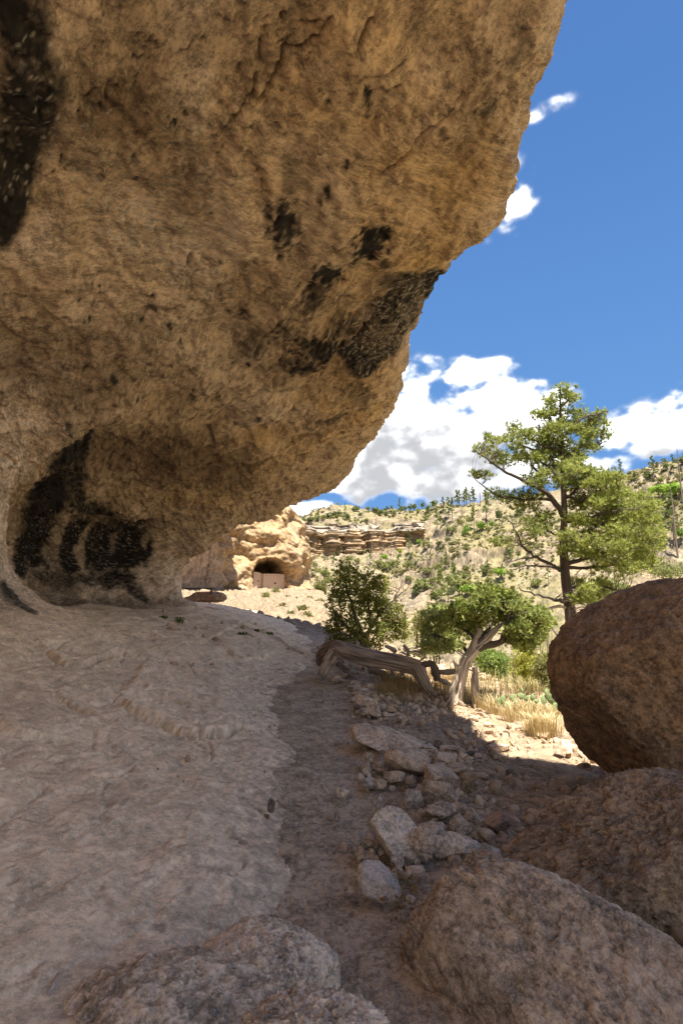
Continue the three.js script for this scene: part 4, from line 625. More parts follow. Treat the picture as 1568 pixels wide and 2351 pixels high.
// foliage filling clumps {c: [x, y, z], r: [rx, ry, rz], n: leaves}; leaves sit in sprigs so that gaps stay open
function foliage(S, clumps, r, { size = .05, wide = .4, sprig = .14, per = 9, dark = [.035, .06, .012], light = [.09, .13, .025], up = .3, hollow = .45 } = {}) {
  for (const k of clumps) {
    const sprigs = Math.max(1, Math.round(k.n / per)), dk = k.dark || dark, lt = k.light || light;
    for (let i = 0; i < sprigs; i++) {
      const d = rdir(r, .15), q = lerp(hollow, 1, Math.pow(r(), .6)) * (.82 + .3 * n3(d[0] * 2 + k.c[0], d[1] * 2 + k.c[1], d[2] * 2)), x = k.c[0] + d[0] * k.r[0] * q, y = k.c[1] + d[1] * k.r[1] * q, z = k.c[2] + d[2] * k.r[2] * q, tone = r(), out = rdir(r, up);
      const o = [d[0] * .7 + out[0] * .6, d[1] * .5 + out[1] * .6 + up * .4, d[2] * .7 + out[2] * .6];
      for (let j = 0; j < per; j++) {
        const e = rdir(r), f = [o[0] + e[0] * .9, o[1] + e[1] * .9, o[2] + e[2] * .9], L = Math.hypot(...f) || 1, dir = [f[0] / L, f[1] / L, f[2] / L], s = size * (.55 + r() * .85);
        leaf(S, [x + e[0] * sprig * r(), y + e[1] * sprig * r(), z + e[2] * sprig * r()], dir, across(dir, r), s, s * wide, mixc(dk, lt, clamp(tone * .7 + r() * .4), .85 + r() * .3));
      }
    }
  }
}
// tufts of needles round the ends of twigs
function needles(S, clumps, r, { len = .16, wid = .016, per = 9, dark = [.04, .07, .02], light = [.12, .16, .045], spread = .8 } = {}) {
  for (const k of clumps) for (let i = 0; i < k.n; i++) {
    const d = rdir(r, .1), q = Math.pow(r(), .45) * (.78 + .34 * n3(d[0] * 2.4 + k.c[0], d[1] * 2.4 + k.c[1], d[2] * 2.4 + k.c[2])), x = k.c[0] + d[0] * k.r[0] * q, y = k.c[1] + d[1] * k.r[1] * q, z = k.c[2] + d[2] * k.r[2] * q, up = rdir(r, .9), tone = r();
    for (let j = 0; j < per; j++) {
      const e = rdir(r), f = [up[0] + d[0] * .5 + e[0] * spread, up[1] + e[1] * spread, up[2] + d[2] * .5 + e[2] * spread], L = Math.hypot(...f) || 1, dir = [f[0] / L, f[1] / L, f[2] / L], w = across(dir, r), s = len * (.7 + r() * .5), c = [x, y, z], col = mixc(k.dark || dark, k.light || light, clamp(tone * .75 + r() * .35), .85 + r() * .3);
      S.tri([c[0] - w[0] * wid, c[1] - w[1] * wid, c[2] - w[2] * wid], [c[0] + w[0] * wid, c[1] + w[1] * wid, c[2] + w[2] * wid], [c[0] + dir[0] * s, c[1] + dir[1] * s, c[2] + dir[2] * s], col);
    }
  }
}
// twigs from the nearest point of the given limbs to a spot
function twigs(clumps, limbs, r, per, radius, tone) {
  const bones = []; for (const l of limbs) for (let i = 0; i + 1 < l.length; i++) for (let t = 0; t <= 1; t += .25) bones.push([lerp(l[i][0], l[i + 1][0], t), lerp(l[i][1], l[i + 1][1], t), lerp(l[i][2], l[i + 1][2], t), lerp(l[i][3], l[i + 1][3], t)]);
  const out = []; for (const k of clumps) for (let i = 0; i < per; i++) {
    const d = rdir(r), q = i ? .35 + .55 * r() : 0, e = [k.c[0] + d[0] * k.r[0] * q, k.c[1] + d[1] * k.r[1] * q, k.c[2] + d[2] * k.r[2] * q]; let b = bones[0], m = 1e9; for (const o of bones) { const s = Math.hypot(o[0] - e[0], (o[1] - e[1]) * 1.2 + (o[1] > e[1] ? .2 : 0), o[2] - e[2]); if (s < m) { m = s; b = o; } }
    const mid = [(b[0] + e[0]) / 2 + (r() - .5) * m * .25, (b[1] + e[1]) / 2 + (r() - .35) * m * .25, (b[2] + e[2]) / 2 + (r() - .5) * m * .25], ra = Math.min(b[3] * .7, radius);
    out.push(limb([[b[0], b[1], b[2], ra], [...mid, ra * .65], [...e, ra * .3]], { seg: 4, steps: 5, tone, seed: r() * 99 }));
  }
  return out;
}
const P3 = (px, py, f, r) => { const p = at(px, py, f); return r === undefined ? [p.x, p.y, p.z] : [p.x, p.y, p.z, r]; };
const px2m = (f) => f / FOC; // metres in one step of the sketch at that depth (near the middle of the picture)
function moved(geo, o) { geo.translate(-o.x, -o.y, -o.z); return geo; }

// ---- the tall pine beyond the round boulder
{
  const f0 = 21, Z = (x, y) => [1045.4 + .3333 * x, 849.3 + .3333 * y], r = rng(404), u = px2m(f0), L = (list, r0, r1, df = 0) => list.map(([x, y, d], i) => { const t = i / (list.length - 1); return P3(...Z(x, y), f0 + (d ?? df * t), lerp(r0, r1, t)); });
  const foot = ground(1320, 1500, 18, 26), root = new THREE.Vector3(at(1322, 1560, f0).x, landY(at(1322, 1560, f0).x, f0) - .2, -f0);
  const t = thing('pine_tree', 'tall green pine with a crooked dark trunk rising behind the round boulder', 'tree', root);
  const trunk = [[root.x, root.y, root.z, .24], ...L([[800, 1800], [775, 1560], [755, 1400], [742, 1200], [750, 1000], [742, 800], [735, 600], [725, 400], [720, 250], [722, 110]], .19, .02)];
  const limbs = [
    L([[750, 1010], [690, 930], [600, 830], [480, 770], [350, 710], [250, 640], [140, 560]], .12, .02, -.8), L([[600, 830], [580, 750], [610, 700], [650, 640]], .07, .02, .4), L([[600, 830], [560, 700], [470, 560], [430, 480]], .06, .015, .6),
    L([[745, 980], [640, 890], [420, 890], [250, 850], [120, 720]], .08, .015, .9), L([[752, 1400], [660, 1340], [560, 1290], [480, 1230], [420, 1120], [340, 1000]], .08, .015, -.6), L([[748, 1390], [640, 1350], [480, 1355], [370, 1385]], .06, .012, -1.2), L([[480, 1230], [400, 1180], [270, 1190]], .04, .012, .3), L([[560, 1290], [470, 1300], [330, 1330]], .04, .01, -.9),
    L([[775, 1600], [680, 1580], [540, 1540], [420, 1500]], .07, .015, -1.2), L([[750, 1050], [900, 1020], [1000, 990], [1180, 960]], .07, .015, -.9), L([[750, 1050], [980, 1060], [1200, 1080], [1330, 1040]], .07, .015, 1),
    L([[755, 1340], [900, 1290], [1100, 1240], [1250, 1180], [1400, 1140]], .085, .015, -.6), L([[765, 1370], [1000, 1350], [1200, 1340], [1380, 1300]], .07, .015, 1), L([[780, 1500], [950, 1490], [1100, 1520], [1190, 1545]], .06, .012, -.8), L([[742, 850], [850, 900], [1000, 830], [1150, 790]], .07, .012, -.6),
    L([[735, 640], [840, 540], [950, 530], [1050, 490]], .05, .012, .5), L([[728, 480], [850, 350], [980, 300], [1045, 285]], .045, .01, -.5), L([[726, 430], [640, 330], [590, 300]], .04, .01, .4), L([[733, 560], [560, 500], [430, 400], [395, 370]], .05, .01, -.5), L([[737, 660], [560, 560], [340, 480], [215, 450]], .055, .01, .7), L([[722, 260], [800, 180], [865, 165]], .025, .008, .3), L([[742, 760], [620, 650], [400, 600], [170, 540]], .055, .012, 1.2),
    L([[742, 900], [900, 780], [1080, 740]], .06, .012, 1.6), L([[745, 1150], [900, 1150], [1080, 1100]], .06, .012, -2), L([[742, 1150], [560, 1090]], .05, .012, 1.8), L([[745, 700], [760, 640], [790, 560]], .05, .012, 2.2), L([[742, 800], [700, 740], [640, 660]], .05, .012, -2),
  ];
  part('trunk', moved(limb(trunk, { seg: 12, steps: 60, flute: .25, tone: [.085, .06, .045], seed: 3 }), root), barkMat, t);
  for (const l of limbs) part('branch', moved(limb(l, { seg: 6, steps: 18, tone: [.075, .055, .04], wig: .06, seed: l[1][0] * 9, flute: .15 }), root), barkMat, t);
  const bare = L([[765, 1625], [640, 1650], [500, 1700], [415, 1665]], .06, .02, -1.3); part('dead_branch', moved(limb(bare, { seg: 6, steps: 16, tone: [.42, .34, .27], wig: .05, seed: 9 }), root), woodMat, t);
  const low = L([[640, 1690], [680, 1800], [760, 1870]], .03, .05, -1.2); part('dead_branch', moved(limb(low, { seg: 5, tone: [.14, .10, .08] }), root), barkMat, t);
  const cl = [[745, 160, 90, 70], [800, 200, 70, 40], [650, 215, 50, 50], [690, 300, 130, 90], [620, 300, 60, 40], [850, 300, 80, 50], [850, 370, 110, 60], [1000, 300, 55, 40], [960, 360, 70, 50], [1020, 450, 60, 60], [1030, 380, 40, 30], [930, 540, 90, 35], [640, 470, 140, 90], [740, 520, 110, 70], [450, 470, 110, 70], [400, 400, 50, 50], [310, 490, 90, 40], [220, 470, 40, 45], [180, 550, 70, 45], [260, 580, 90, 45], [130, 720, 60, 30], [210, 730, 70, 30], [330, 630, 110, 50], [430, 600, 80, 50], [520, 620, 110, 60], [690, 600, 130, 70], [800, 600, 80, 60], [380, 880, 170, 50], [260, 860, 80, 40], [530, 860, 110, 50], [480, 940, 120, 40], [550, 1050, 110, 70], [620, 1000, 90, 50], [560, 1120, 90, 50], [290, 1190, 60, 35], [350, 1180, 50, 30], [900, 800, 130, 70], [1020, 740, 90, 50], [1110, 740, 70, 45], [1080, 830, 120, 60], [950, 920, 130, 70], [830, 930, 80, 50], [1180, 880, 90, 60], [1270, 890, 90, 50], [1350, 940, 60, 40], [1060, 960, 110, 60], [1000, 1040, 120, 50], [1120, 1060, 130, 70], [1250, 1010, 100, 60], [1340, 1050, 90, 50], [1400, 1120, 60, 50], [1300, 1140, 110, 60], [1180, 1190, 120, 55], [1050, 1180, 110, 60], [920, 1180, 100, 55], [960, 1280, 110, 50], [820, 1200, 90, 50], [760, 1140, 70, 40], [760, 1240, 60, 40], [1350, 1230, 90, 40], [1220, 1290, 120, 40], [1330, 1310, 100, 40], [1080, 1330, 90, 35], [880, 1580, 70, 50], [960, 1620, 60, 40], [900, 700, 60, 40], [420, 540, 70, 40], [700, 400, 100, 60], [760, 660, 80, 50], [620, 720, 70, 40], [600, 560, 80, 40]];
  for (let i = 0; i < 46; i++) { const y = 690 + r() * 720, m = smooth(690, 1000, y); cl.push([780 + r() * (220 + 430 * m * (1 - smooth(1200, 1450, y) * .4)), y, 60 + r() * 50, 30 + r() * 30]); } for (let i = 0; i < 14; i++) cl.push([480 + r() * 260, 300 + r() * 620, 50 + r() * 40, 30 + r() * 30]); for (let i = 0; i < 10; i++) cl.push([780 + r() * 180, 330 + r() * 300, 50 + r() * 30, 30 + r() * 20]); for (let i = 0; i < 8; i++) cl.push([830 + r() * 220, 1420 + r() * 200, 60 + r() * 40, 40]);
  const clumps = []; for (const [x, y, w, h] of cl) { const span = Math.min(1, Math.abs(y - 60) / 700), df = (r() - .5) * 2.6 * span, p = P3(...Z(x, y), f0 + df); const rx = w * .3333 * u * 1.25, ry = h * .3333 * u * 1.3; clumps.push({ c: p, r: [rx, ry, Math.max(rx * .8, .3)], n: Math.round(w * h * .0165) + 6, light: y > 700 && x > 800 ? [.58, .60, .16] : [.52, .55, .15], dark: x < 620 && y > 780 ? [.07, .11, .03] : [.18, .23, .055] }); }  // sunlight painted in: lower left clumps darker, right ones brighter
  part('twigs', moved(joined(twigs(clumps, [trunk.slice(1), ...limbs], r, 7, .016, [.13, .10, .075])), root), barkMat, t, 'stuff');
  const S = new Soup(); needles(S, clumps, r, { len: .165, wid: .015, per: 10 }); part('crown', moved(S.geometry(), root), NEEDLE, t);
}
// ---- the fallen weathered trunk with its root legs
const LOGW = [.36, .285, .215];
{
  const foot = ground(740, 1558), right = ground(998, 1600), f1 = -foot.z, f2 = -right.z, fz = (x) => lerp(f1, f2, clamp((x - 130) / 1000)), Q = (x, y, rad, df = 0) => P3(...B(x, y), fz(x) + df, rad), o = foot.clone();
  const t = thing('fallen_trunk', 'grey twisted fallen trunk on bent root legs between the path and the dark bush', 'fallen tree', o);
  const add = (n, pts, opt) => part(n, moved(limb(pts, { seg: 56, steps: 90, flute: .32, tone: LOGW, seed: pts[0][0] * 7, vary: .6, twist: .3, ...opt }), o), woodMat, t);
  add('trunk', [Q(235, 262, .10, .15), Q(300, 262, .16), Q(360, 285, .165), Q(500, 330, .16), Q(620, 352, .155), Q(760, 378, .15), Q(880, 405, .14), Q(975, 440, .13), Q(1020, 520, .115), Q(1075, 610, .09), Q(1135, 690, .05)]);
  add('root', [Q(132, 535, .055), Q(150, 470, .10), Q(205, 370, .115), Q(262, 295, .12), Q(330, 275, .10)], { tone: [.46, .37, .28] });
  add('root', [Q(115, 410, .05, .5), Q(135, 340, .12, .45), Q(185, 270, .14, .35), Q(270, 232, .11, .2), Q(340, 250, .08, .1)], { tone: [.24, .175, .125] });
  add('stub', [Q(990, 408, .05, .05), Q(1060, 398, .055), Q(1115, 402, .05), Q(1140, 470, .075), Q(1160, 545, .05)], { tone: [.17, .125, .095] });
  add('root', [Q(270, 390, .05, .3), Q(330, 430, .06, .35), Q(400, 500, .05, .3), Q(440, 530, .03, .3)], { tone: [.22, .165, .125], seg: 14, steps: 24 });
  add('knot', [Q(268, 262, .09, -.04), Q(292, 228, .06, -.05), Q(322, 196, .025, -.05)], { seg: 14, steps: 14, tone: [.30, .22, .15] });
  // cut logs and rubble beneath and behind
  const l2 = thing('log', 'thin pale log lying behind the fallen trunk against the snag', 'log', new THREE.Vector3(...Q(1240, 470, undefined, .3).slice(0, 3))); part('wood', moved(limb([Q(1150, 470, .05, .4), Q(1240, 468, .055, .3), Q(1330, 465, .05, .2)], { seg: 12, flute: .2, tone: [.5, .41, .31] }), l2.position), woodMat, l2);
  const l3 = thing('log', 'short dark log end in the shadow under the fallen trunk', 'log', new THREE.Vector3(...Q(620, 470, undefined, .9).slice(0, 3))); part('wood', moved(limb([Q(560, 452, .07, .9), Q(620, 462, .07, .9), Q(690, 486, .06, .9)], { seg: 10, flute: .2, tone: [.26, .20, .15] }), l3.position), woodMat, l3);
  // the tangle of dead branches behind
  const bp = thing('branch_pile', 'tangle of pale dead branches behind the fallen trunk', 'dead branches', new THREE.Vector3(...Q(900, 380, undefined, 1).slice(0, 3))), r = rng(91);
  for (let i = 0; i < 34; i++) { const x = 820 + r() * 230, y = 250 + r() * 120, dx = (r() - .4) * 220, dy = (r() - .4) * 110, df = .5 + r() * 1.2; part('branch', moved(limb([Q(x, y, .022, df), Q(x + dx * .5, y + dy * .4 - 14 * r(), .016, df), Q(x + dx, y + dy, .006, df + (r() - .5) * .4)], { seg: 5, steps: 8, tone: r() < .5 ? [.48, .40, .31] : [.33, .26, .2], wig: .02, seed: i }), bp.position), woodMat, bp); }
  for (const [a, b, w] of [[[905, 330], [860, 230], .05], [[790, 290], [700, 240], .05], [[760, 520], [750, 440], .05], [[850, 500], [830, 470], .04], [[1180, 540], [1290, 600], .05], [[1170, 530], [1270, 570], .035]]) part('branch', moved(limb([Q(...a, w, .4), Q((a[0] + b[0]) / 2 + 12, (a[1] + b[1]) / 2, w * .9, .4), Q(...b, w * .6, .4)], { seg: 9, steps: 12, flute: .25, tone: [.44, .35, .26], seed: a[0] }), bp.position), woodMat, bp);
}
// ---- the gnarled half-dead tree
{
  const Zq = (x, y) => [963.7 + .2292 * x, 1306.7 + .2292 * y], foot = ground(...Zq(345, 1340)), f0 = -foot.z, r = rng(515), u = px2m(f0) * .2292, Q = (x, y, rad, df = 0) => P3(...Zq(x, y), f0 + df, rad), o = foot.clone();
  const t = thing('gnarled_tree', 'gnarled half-dead tree with a pale split trunk and green leaves in the middle', 'tree', o), pale = [.52, .42, .32];
  const add = (n, pts, opt) => part(n, moved(limb(pts, { seg: 48, steps: 80, flute: .26, tone: pale, seed: pts[0][0] * 5 + pts[1][1], vary: .5, ...opt }), o), woodMat, t);
  add('trunk', [Q(325, 1365, .17), Q(350, 1280, .14), Q(385, 1150, .11), Q(425, 1010, .105), Q(470, 910, .10), Q(520, 850, .09), Q(590, 780, .075), Q(680, 690, .06), Q(755, 610, .045), Q(860, 520, .015)]);
  const limbs = [[Q(470, 900, .09), Q(530, 780, .08), Q(560, 700, .06), Q(590, 620, .05), Q(560, 540, .02)], [Q(560, 800, .08), Q(660, 760, .07), Q(800, 735, .06), Q(900, 640, .05), Q(1020, 600, .035), Q(1130, 555, .025), Q(1260, 540, .01)], [Q(530, 780, .05), Q(620, 690, .045), Q(700, 560, .04, .3), Q(740, 430, .025, .3), Q(720, 280, .01, .4)], [Q(800, 735, .045), Q(870, 600, .04, -.2), Q(880, 480, .03, -.3), Q(840, 350, .012, -.3)], [Q(560, 700, .04), Q(460, 620, .03, .2), Q(330, 500, .02, .3), Q(200, 540, .01, .3)], [Q(500, 840, .04, .1), Q(400, 760, .03, .3), Q(250, 700, .02, .3), Q(120, 640, .01, .3)]];
  limbs.forEach((l, i) => add('branch', l, { tone: i === 0 ? [.40, .32, .25] : [.10, .075, .055], seg: 12, steps: 26, flute: .22, wig: .015 }));
  add('spike', [Q(385, 1010, .05), Q(355, 955, .03), Q(332, 915, .008)], { seg: 10, steps: 10 });
  add('spike', [Q(470, 870, .02), Q(400, 830, .014), Q(330, 800, .006)], { seg: 8, steps: 10, tone: [.5, .40, .3] }); add('spike', [Q(470, 1000, .02), Q(540, 1020, .012)], { seg: 8, steps: 6 });
  add('root', [Q(330, 1330, .10), Q(280, 1320, .08), Q(240, 1350, .04)], { tone: [.20, .155, .12], seg: 14, steps: 14 });
  const cl = [[150, 560, 120, 100, 1], [90, 650, 70, 60, 1], [250, 690, 150, 90, 1], [180, 760, 110, 50, 1], [340, 770, 90, 45, 1], [320, 480, 130, 100, 1], [200, 430, 80, 60, 1], [420, 590, 110, 80, .8], [400, 380, 90, 70, .6], [520, 440, 120, 90, .3], [640, 370, 150, 120, .2], [720, 240, 110, 60, .25], [630, 260, 70, 50, .3], [820, 320, 150, 110, .15], [780, 450, 130, 90, .05], [900, 470, 130, 90, .1], [1000, 400, 130, 80, .25], [1080, 470, 110, 70, .3], [1000, 600, 130, 60, .2], [1130, 590, 130, 70, .35], [1220, 550, 80, 50, .4], [1060, 680, 120, 50, .3], [920, 650, 90, 50, .15], [560, 540, 100, 60, .25], [1180, 660, 70, 40, .4], [980, 740, 60, 40, .3], [1110, 760, 50, 40, .3]];
  for (let i = 0; i < 26; i++) { const k = cl[Math.floor(r() * 27)], a = r() * 6.28; cl.push([k[0] + Math.cos(a) * k[2] * 1.1, k[1] + Math.sin(a) * k[3] * 1.15, 30 + r() * 40, 22 + r() * 30, k[4]]); }
  const clumps = cl.map(([x, y, w, h, l]) => ({ c: Q(x, y, undefined, (r() - .5) * 1.0 + (l > .7 ? .5 : 0)).slice(0, 3), r: [w * u * 1.18, h * u * 1.18, Math.max(w * u * .9, .2)], n: Math.round(w * h * .066), light: l > .7 ? [.66, .68, .24] : l > .2 ? [.50, .54, .13] : [.40, .43, .10], dark: l > .7 ? [.22, .28, .08] : [.09, .13, .03] }));  // left clumps carry brighter leaf colours, painting the sun on them
  part('twigs', moved(joined(twigs(clumps, limbs, r, 6, .010, [.10, .08, .06])), o), barkMat, t, 'stuff');
  const S = new Soup(); foliage(S, clumps, r, { size: .060, wide: .42, sprig: .10, per: 8 }); part('crown', moved(S.geometry(), o), LEAF, t);
  // the split post standing behind it
  const b = ground(...Zq(575, 1370)), p = thing('dead_post', 'pale split dead stem standing upright just right of the gnarled tree', 'dead stem', b), fb = -b.z, R = (x, y, rad) => P3(...Zq(x, y), fb, rad);
  part('stem', moved(limb([R(575, 1385, .075), R(562, 1250, .07), R(552, 1100, .06), R(550, 985, .045)], { seg: 18, steps: 30, flute: .4, tone: [.46, .38, .30], seed: 8, vary: .5 }), b), woodMat, p);
  part('stem', moved(limb([R(535, 1380, .03), R(528, 1250, .03), R(522, 1090, .022)], { seg: 10, steps: 20, flute: .4, tone: [.36, .28, .21], seed: 18 }), b), woodMat, p);
}
// ---- the dark bush behind the fallen trunk
{
  const foot = ground(845, 1512, 14, 30), f0 = Math.min(17, -foot.z + .4), r = rng(616), u = px2m(f0), o = at(842, 1512, f0); o.y = landY(o.x, f0) - .05;
  const t = thing('bush', 'dense dark green bush with dead twigs behind the fallen trunk', 'bush', o), Q = (x, y, rad, df = 0) => P3(x, y, f0 + df, rad), base = [o.x, o.y, o.z, .09];
  const limbs = [[base, Q(838, 1480, .08), Q(850, 1440, .06), Q(875, 1405, .04), Q(905, 1375, .03), Q(945, 1340, .006)], [base, Q(835, 1470, .07), Q(815, 1410, .05), Q(795, 1350, .03), Q(788, 1300, .01)], [Q(838, 1480, .06), Q(800, 1440, .04), Q(770, 1410, .015)], [Q(850, 1440, .04), Q(845, 1380, .03), Q(840, 1330, .01)], [Q(875, 1405, .03), Q(900, 1410, .02), Q(940, 1430, .006)], [Q(905, 1375, .02), Q(920, 1345, .012), Q(922, 1315, .005)], [Q(850, 1450, .04), Q(890, 1445, .03), Q(930, 1460, .01)]];
  limbs.forEach((l, i) => part('branch', moved(limb(l, { seg: 8, steps: 18, tone: i === 0 || i === 5 ? [.16, .125, .10] : [.09, .07, .05], flute: .2, wig: .03, seed: i * 7 + 2 }), o), barkMat, t));
  const dead = []; for (let i = 0; i < 46; i++) { const x = 885 + r() * 45, y = 1345 + r() * 80, a = -.2 - r() * 1.4, l = 14 + r() * 30; dead.push(limb([Q(x, y, .008, r() - .5), Q(x + Math.cos(a) * l * .5, y + Math.sin(a) * l * .5 + 3, .005, r() - .5), Q(x + Math.cos(a) * l, y + Math.sin(a) * l, .002, r() - .5)], { seg: 4, steps: 4, tone: [.20, .16, .125] })); }
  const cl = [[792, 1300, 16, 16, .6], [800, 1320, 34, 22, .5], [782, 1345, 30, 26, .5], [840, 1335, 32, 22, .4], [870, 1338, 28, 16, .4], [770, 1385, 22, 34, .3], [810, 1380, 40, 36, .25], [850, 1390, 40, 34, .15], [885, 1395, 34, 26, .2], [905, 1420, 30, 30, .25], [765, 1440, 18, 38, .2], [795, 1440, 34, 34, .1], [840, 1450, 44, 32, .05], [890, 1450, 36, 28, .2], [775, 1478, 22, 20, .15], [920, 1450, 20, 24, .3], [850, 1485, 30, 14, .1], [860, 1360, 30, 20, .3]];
  const clumps = cl.map(([x, y, w, h, l]) => ({ c: Q(x, y, undefined, (r() - .5) * 1.3).slice(0, 3), r: [w * u * 1.15, h * u * 1.15, w * u], n: Math.round(w * h * .85), light: mixc([.34, .36, .07], [.60, .56, .12], l, 1), dark: [.09, .115, .028] }));  // upper clumps get brighter, yellower leaves to paint the lit parts
  part('twigs', moved(joined([...twigs(clumps, limbs, r, 6, .010, [.08, .06, .045]), ...dead]), o), barkMat, t, 'stuff');
  const S = new Soup(); foliage(S, clumps, r, { size: .062, wide: .42, sprig: .11, per: 8 }); part('crown', moved(S.geometry(), o), LEAF, t);
}
// ---------------------------------------------------------------- shrubs, cactus, grass and weeds near by
function shrub(name, label, px, py, w, h, f, o, category = 'shrub', group) { // middle of the crown, its size in the sketch, depth
  const r = rng(o.seed), u = px2m(f), c = P3(px, py, f), foot = new THREE.Vector3(c[0], Math.min(landY(c[0], f), c[1] - h * u * .4), c[2]);
  const t = thing(name, label, category, foot, group), st = [];
  for (let i = 0; i < (o.stems ?? 5); i++) { const a = r() * 6.28, q = .3 + r() * .5; st.push([[foot.x + Math.cos(a) * .05, foot.y - .1, foot.z + Math.sin(a) * .05, .03 * (o.thick ?? 1)], [lerp(foot.x, c[0], .6) + Math.cos(a) * w * u * q * .3, lerp(foot.y, c[1], .7), c[2] + Math.sin(a) * w * u * q * .3, .02 * (o.thick ?? 1)], [c[0] + Math.cos(a) * w * u * q * .5, c[1] + h * u * (r() * .5), c[2] + Math.sin(a) * w * u * q * .5, .006]]); }
  part('stems', moved(joined(st.map((l, i) => limb(l, { seg: 5, steps: 8, tone: [.16, .125, .09], seed: i }))), foot), barkMat, t);
  const clumps = []; for (let i = 0; i < (o.clumps ?? 9); i++) { const d = rdir(r, .1), q = .35 + .35 * r(); clumps.push({ c: [c[0] + d[0] * w * u * .5 * q, c[1] + d[1] * h * u * .5 * q, c[2] + d[2] * w * u * .5 * q], r: [w * u * .28, h * u * .26, w * u * .28], n: Math.round((o.n ?? 900) / (o.clumps ?? 9)) }); }
  const S = new Soup(); foliage(S, clumps, r, { size: o.size ?? .06, wide: .42, sprig: o.sprig ?? .12, per: 7, dark: o.dark ?? [.09, .13, .03], light: o.light ?? [.25, .31, .08] }); part('leaves', moved(S.geometry(), foot), LEAF, t); return t;
}
const YEL = { light: [.58, .56, .09], dark: [.28, .29, .05] }, BRT = { light: [.42, .52, .14], dark: [.17, .23, .06] }, OLV = { light: [.36, .35, .11], dark: [.15, .155, .045] };
shrub('shrub', 'bright green leafy shrub right of the gnarled tree and its dead post', 1130, 1530, 104, 104, 15.5, { seed: 1, n: 4200, ...BRT });
shrub('shrub', 'yellow green shrub between the bright green one and the round boulder', 1200, 1528, 84, 80, 19, { seed: 2, n: 3000, ...YEL });
shrub('shrub', 'olive shrub close to the left edge of the round boulder', 1246, 1540, 76, 120, 18, { seed: 3, n: 3000, ...OLV });
shrub('shrub', 'green shrub beyond the yellow green one', 1215, 1480, 80, 56, 26, { seed: 4, n: 1300, size: .09, ...BRT });
shrub('shrub', 'yellowish shrub between the dark bush and the gnarled tree', 962, 1440, 66, 90, 28, { seed: 5, n: 1500, size: .09, light: [.36, .35, .10], dark: [.17, .17, .05] });
shrub('shrub', 'low olive shrub beyond the tangle of dead branches', 960, 1500, 60, 34, 20, { seed: 6, n: 900, ...OLV });
shrub('shrub', 'small green shrub at the foot of the hill right of the dark bush', 1000, 1405, 60, 44, 48, { seed: 7, n: 900, size: .16, sprig: .3, ...OLV });
shrub('shrub', 'grey green shrub low in the gap left of the gnarled tree', 1000, 1490, 46, 50, 24, { seed: 8, n: 800, size: .08, light: [.24, .26, .13], dark: [.12, .13, .07] });
shrub('shrub', 'green shrub under the pine at the top of the round boulder', 1250, 1420, 70, 66, 30, { seed: 9, n: 1400, size: .1, ...BRT });
shrub('shrub', 'light green shrub right of the pine behind the boulder', 1400, 1350, 150, 70, 34, { seed: 10, n: 2600, size: .12, sprig: .25, light: [.32, .35, .11], dark: [.15, .17, .05] });
shrub('shrub', 'pale green shrub at the right edge behind the boulder', 1530, 1310, 100, 44, 36, { seed: 11, n: 1700, size: .12, sprig: .25, light: [.36, .38, .14], dark: [.18, .19, .06] });
shrub('shrub', 'olive bush on the slope below the alcove cliff', 735, 1345, 26, 50, 62, { seed: 12, n: 700, size: .2, sprig: .35, ...OLV });
// shrublets on the sunlit slope below the alcove and weeds in the shelter
[[620, 750, 52, 46], [700, 712, 70, 40], [780, 770, 34, 22], [740, 832, 54, 44], [832, 790, 30, 20], [930, 778, 44, 26], [885, 848, 66, 34], [922, 900, 46, 26], [802, 890, 34, 26], [1010, 800, 40, 30]].forEach(([x, y, w, h], i) => {
  const px = 408.4 + .3229 * x, py = 1127 + .3229 * y, g = ground(px, py + h * .16, 24, 70), f = -g.z;
  shrub('shrublet', ['small yellow green shrublet nearest the alcove wall', 'wide low shrublet just below the alcove opening', 'tiny shrublet right of the wide low one', 'brownish shrublet in the middle of the sunlit slope', 'tiny green shrublet on the upper sunlit slope', 'grey green shrublet near the right rim of the sunlit slope', 'spreading dry shrublet low on the sunlit slope', 'lowest shrublet on the sunlit slope beside the shadow edge', 'small shrublet left of the spreading dry one', 'dark shrublet at the far right rim of the sunlit slope'][i], px, py, w * .3229, h * .3229, f, { seed: 40 + i, n: 240, clumps: 5, stems: 3, size: .13, sprig: .2, light: i === 3 ? [.32, .26, .12] : [.36, .36, .12], dark: [.17, .16, .06], thick: .5 }, 'shrub', 'shrublets on the sunlit slope');
});
[[412, 1424, 20, 18, 'bright green weed growing in the middle of the bedrock floor'], [376, 1419, 12, 8, 'tiny dark weed left of the bright green one'], [556, 1457, 24, 10, 'low weed in a crack near the end of the shelter floor'], [590, 1449, 14, 6, 'tiny weed right of the crack weed'], [620, 1457, 16, 8, 'small dry weed nearest the path on the far bedrock']].forEach(([x, y, w, h, label], i) => {
  const g = ground(x, y + h / 2, 6, 30), r = rng(70 + i), t = thing('weed', label, 'weed', g, 'weeds on the bedrock floor'), S = new Soup(), u = px2m(-g.z);
  for (let k = 0; k < 130; k++) { const a = r() * 6.28, q = Math.sqrt(r()) * w * u * .5, d = rdir(r, 1.0); leaf(S, [Math.cos(a) * q, r() * h * u * .7, Math.sin(a) * q], d, across(d, r), .05 + .05 * r(), .016, mixc([.09, .14, .02], [.26, .34, .06], r(), i > 1 ? .7 : 1)); }
  part('leaves', S.geometry(), LEAF, t);
});
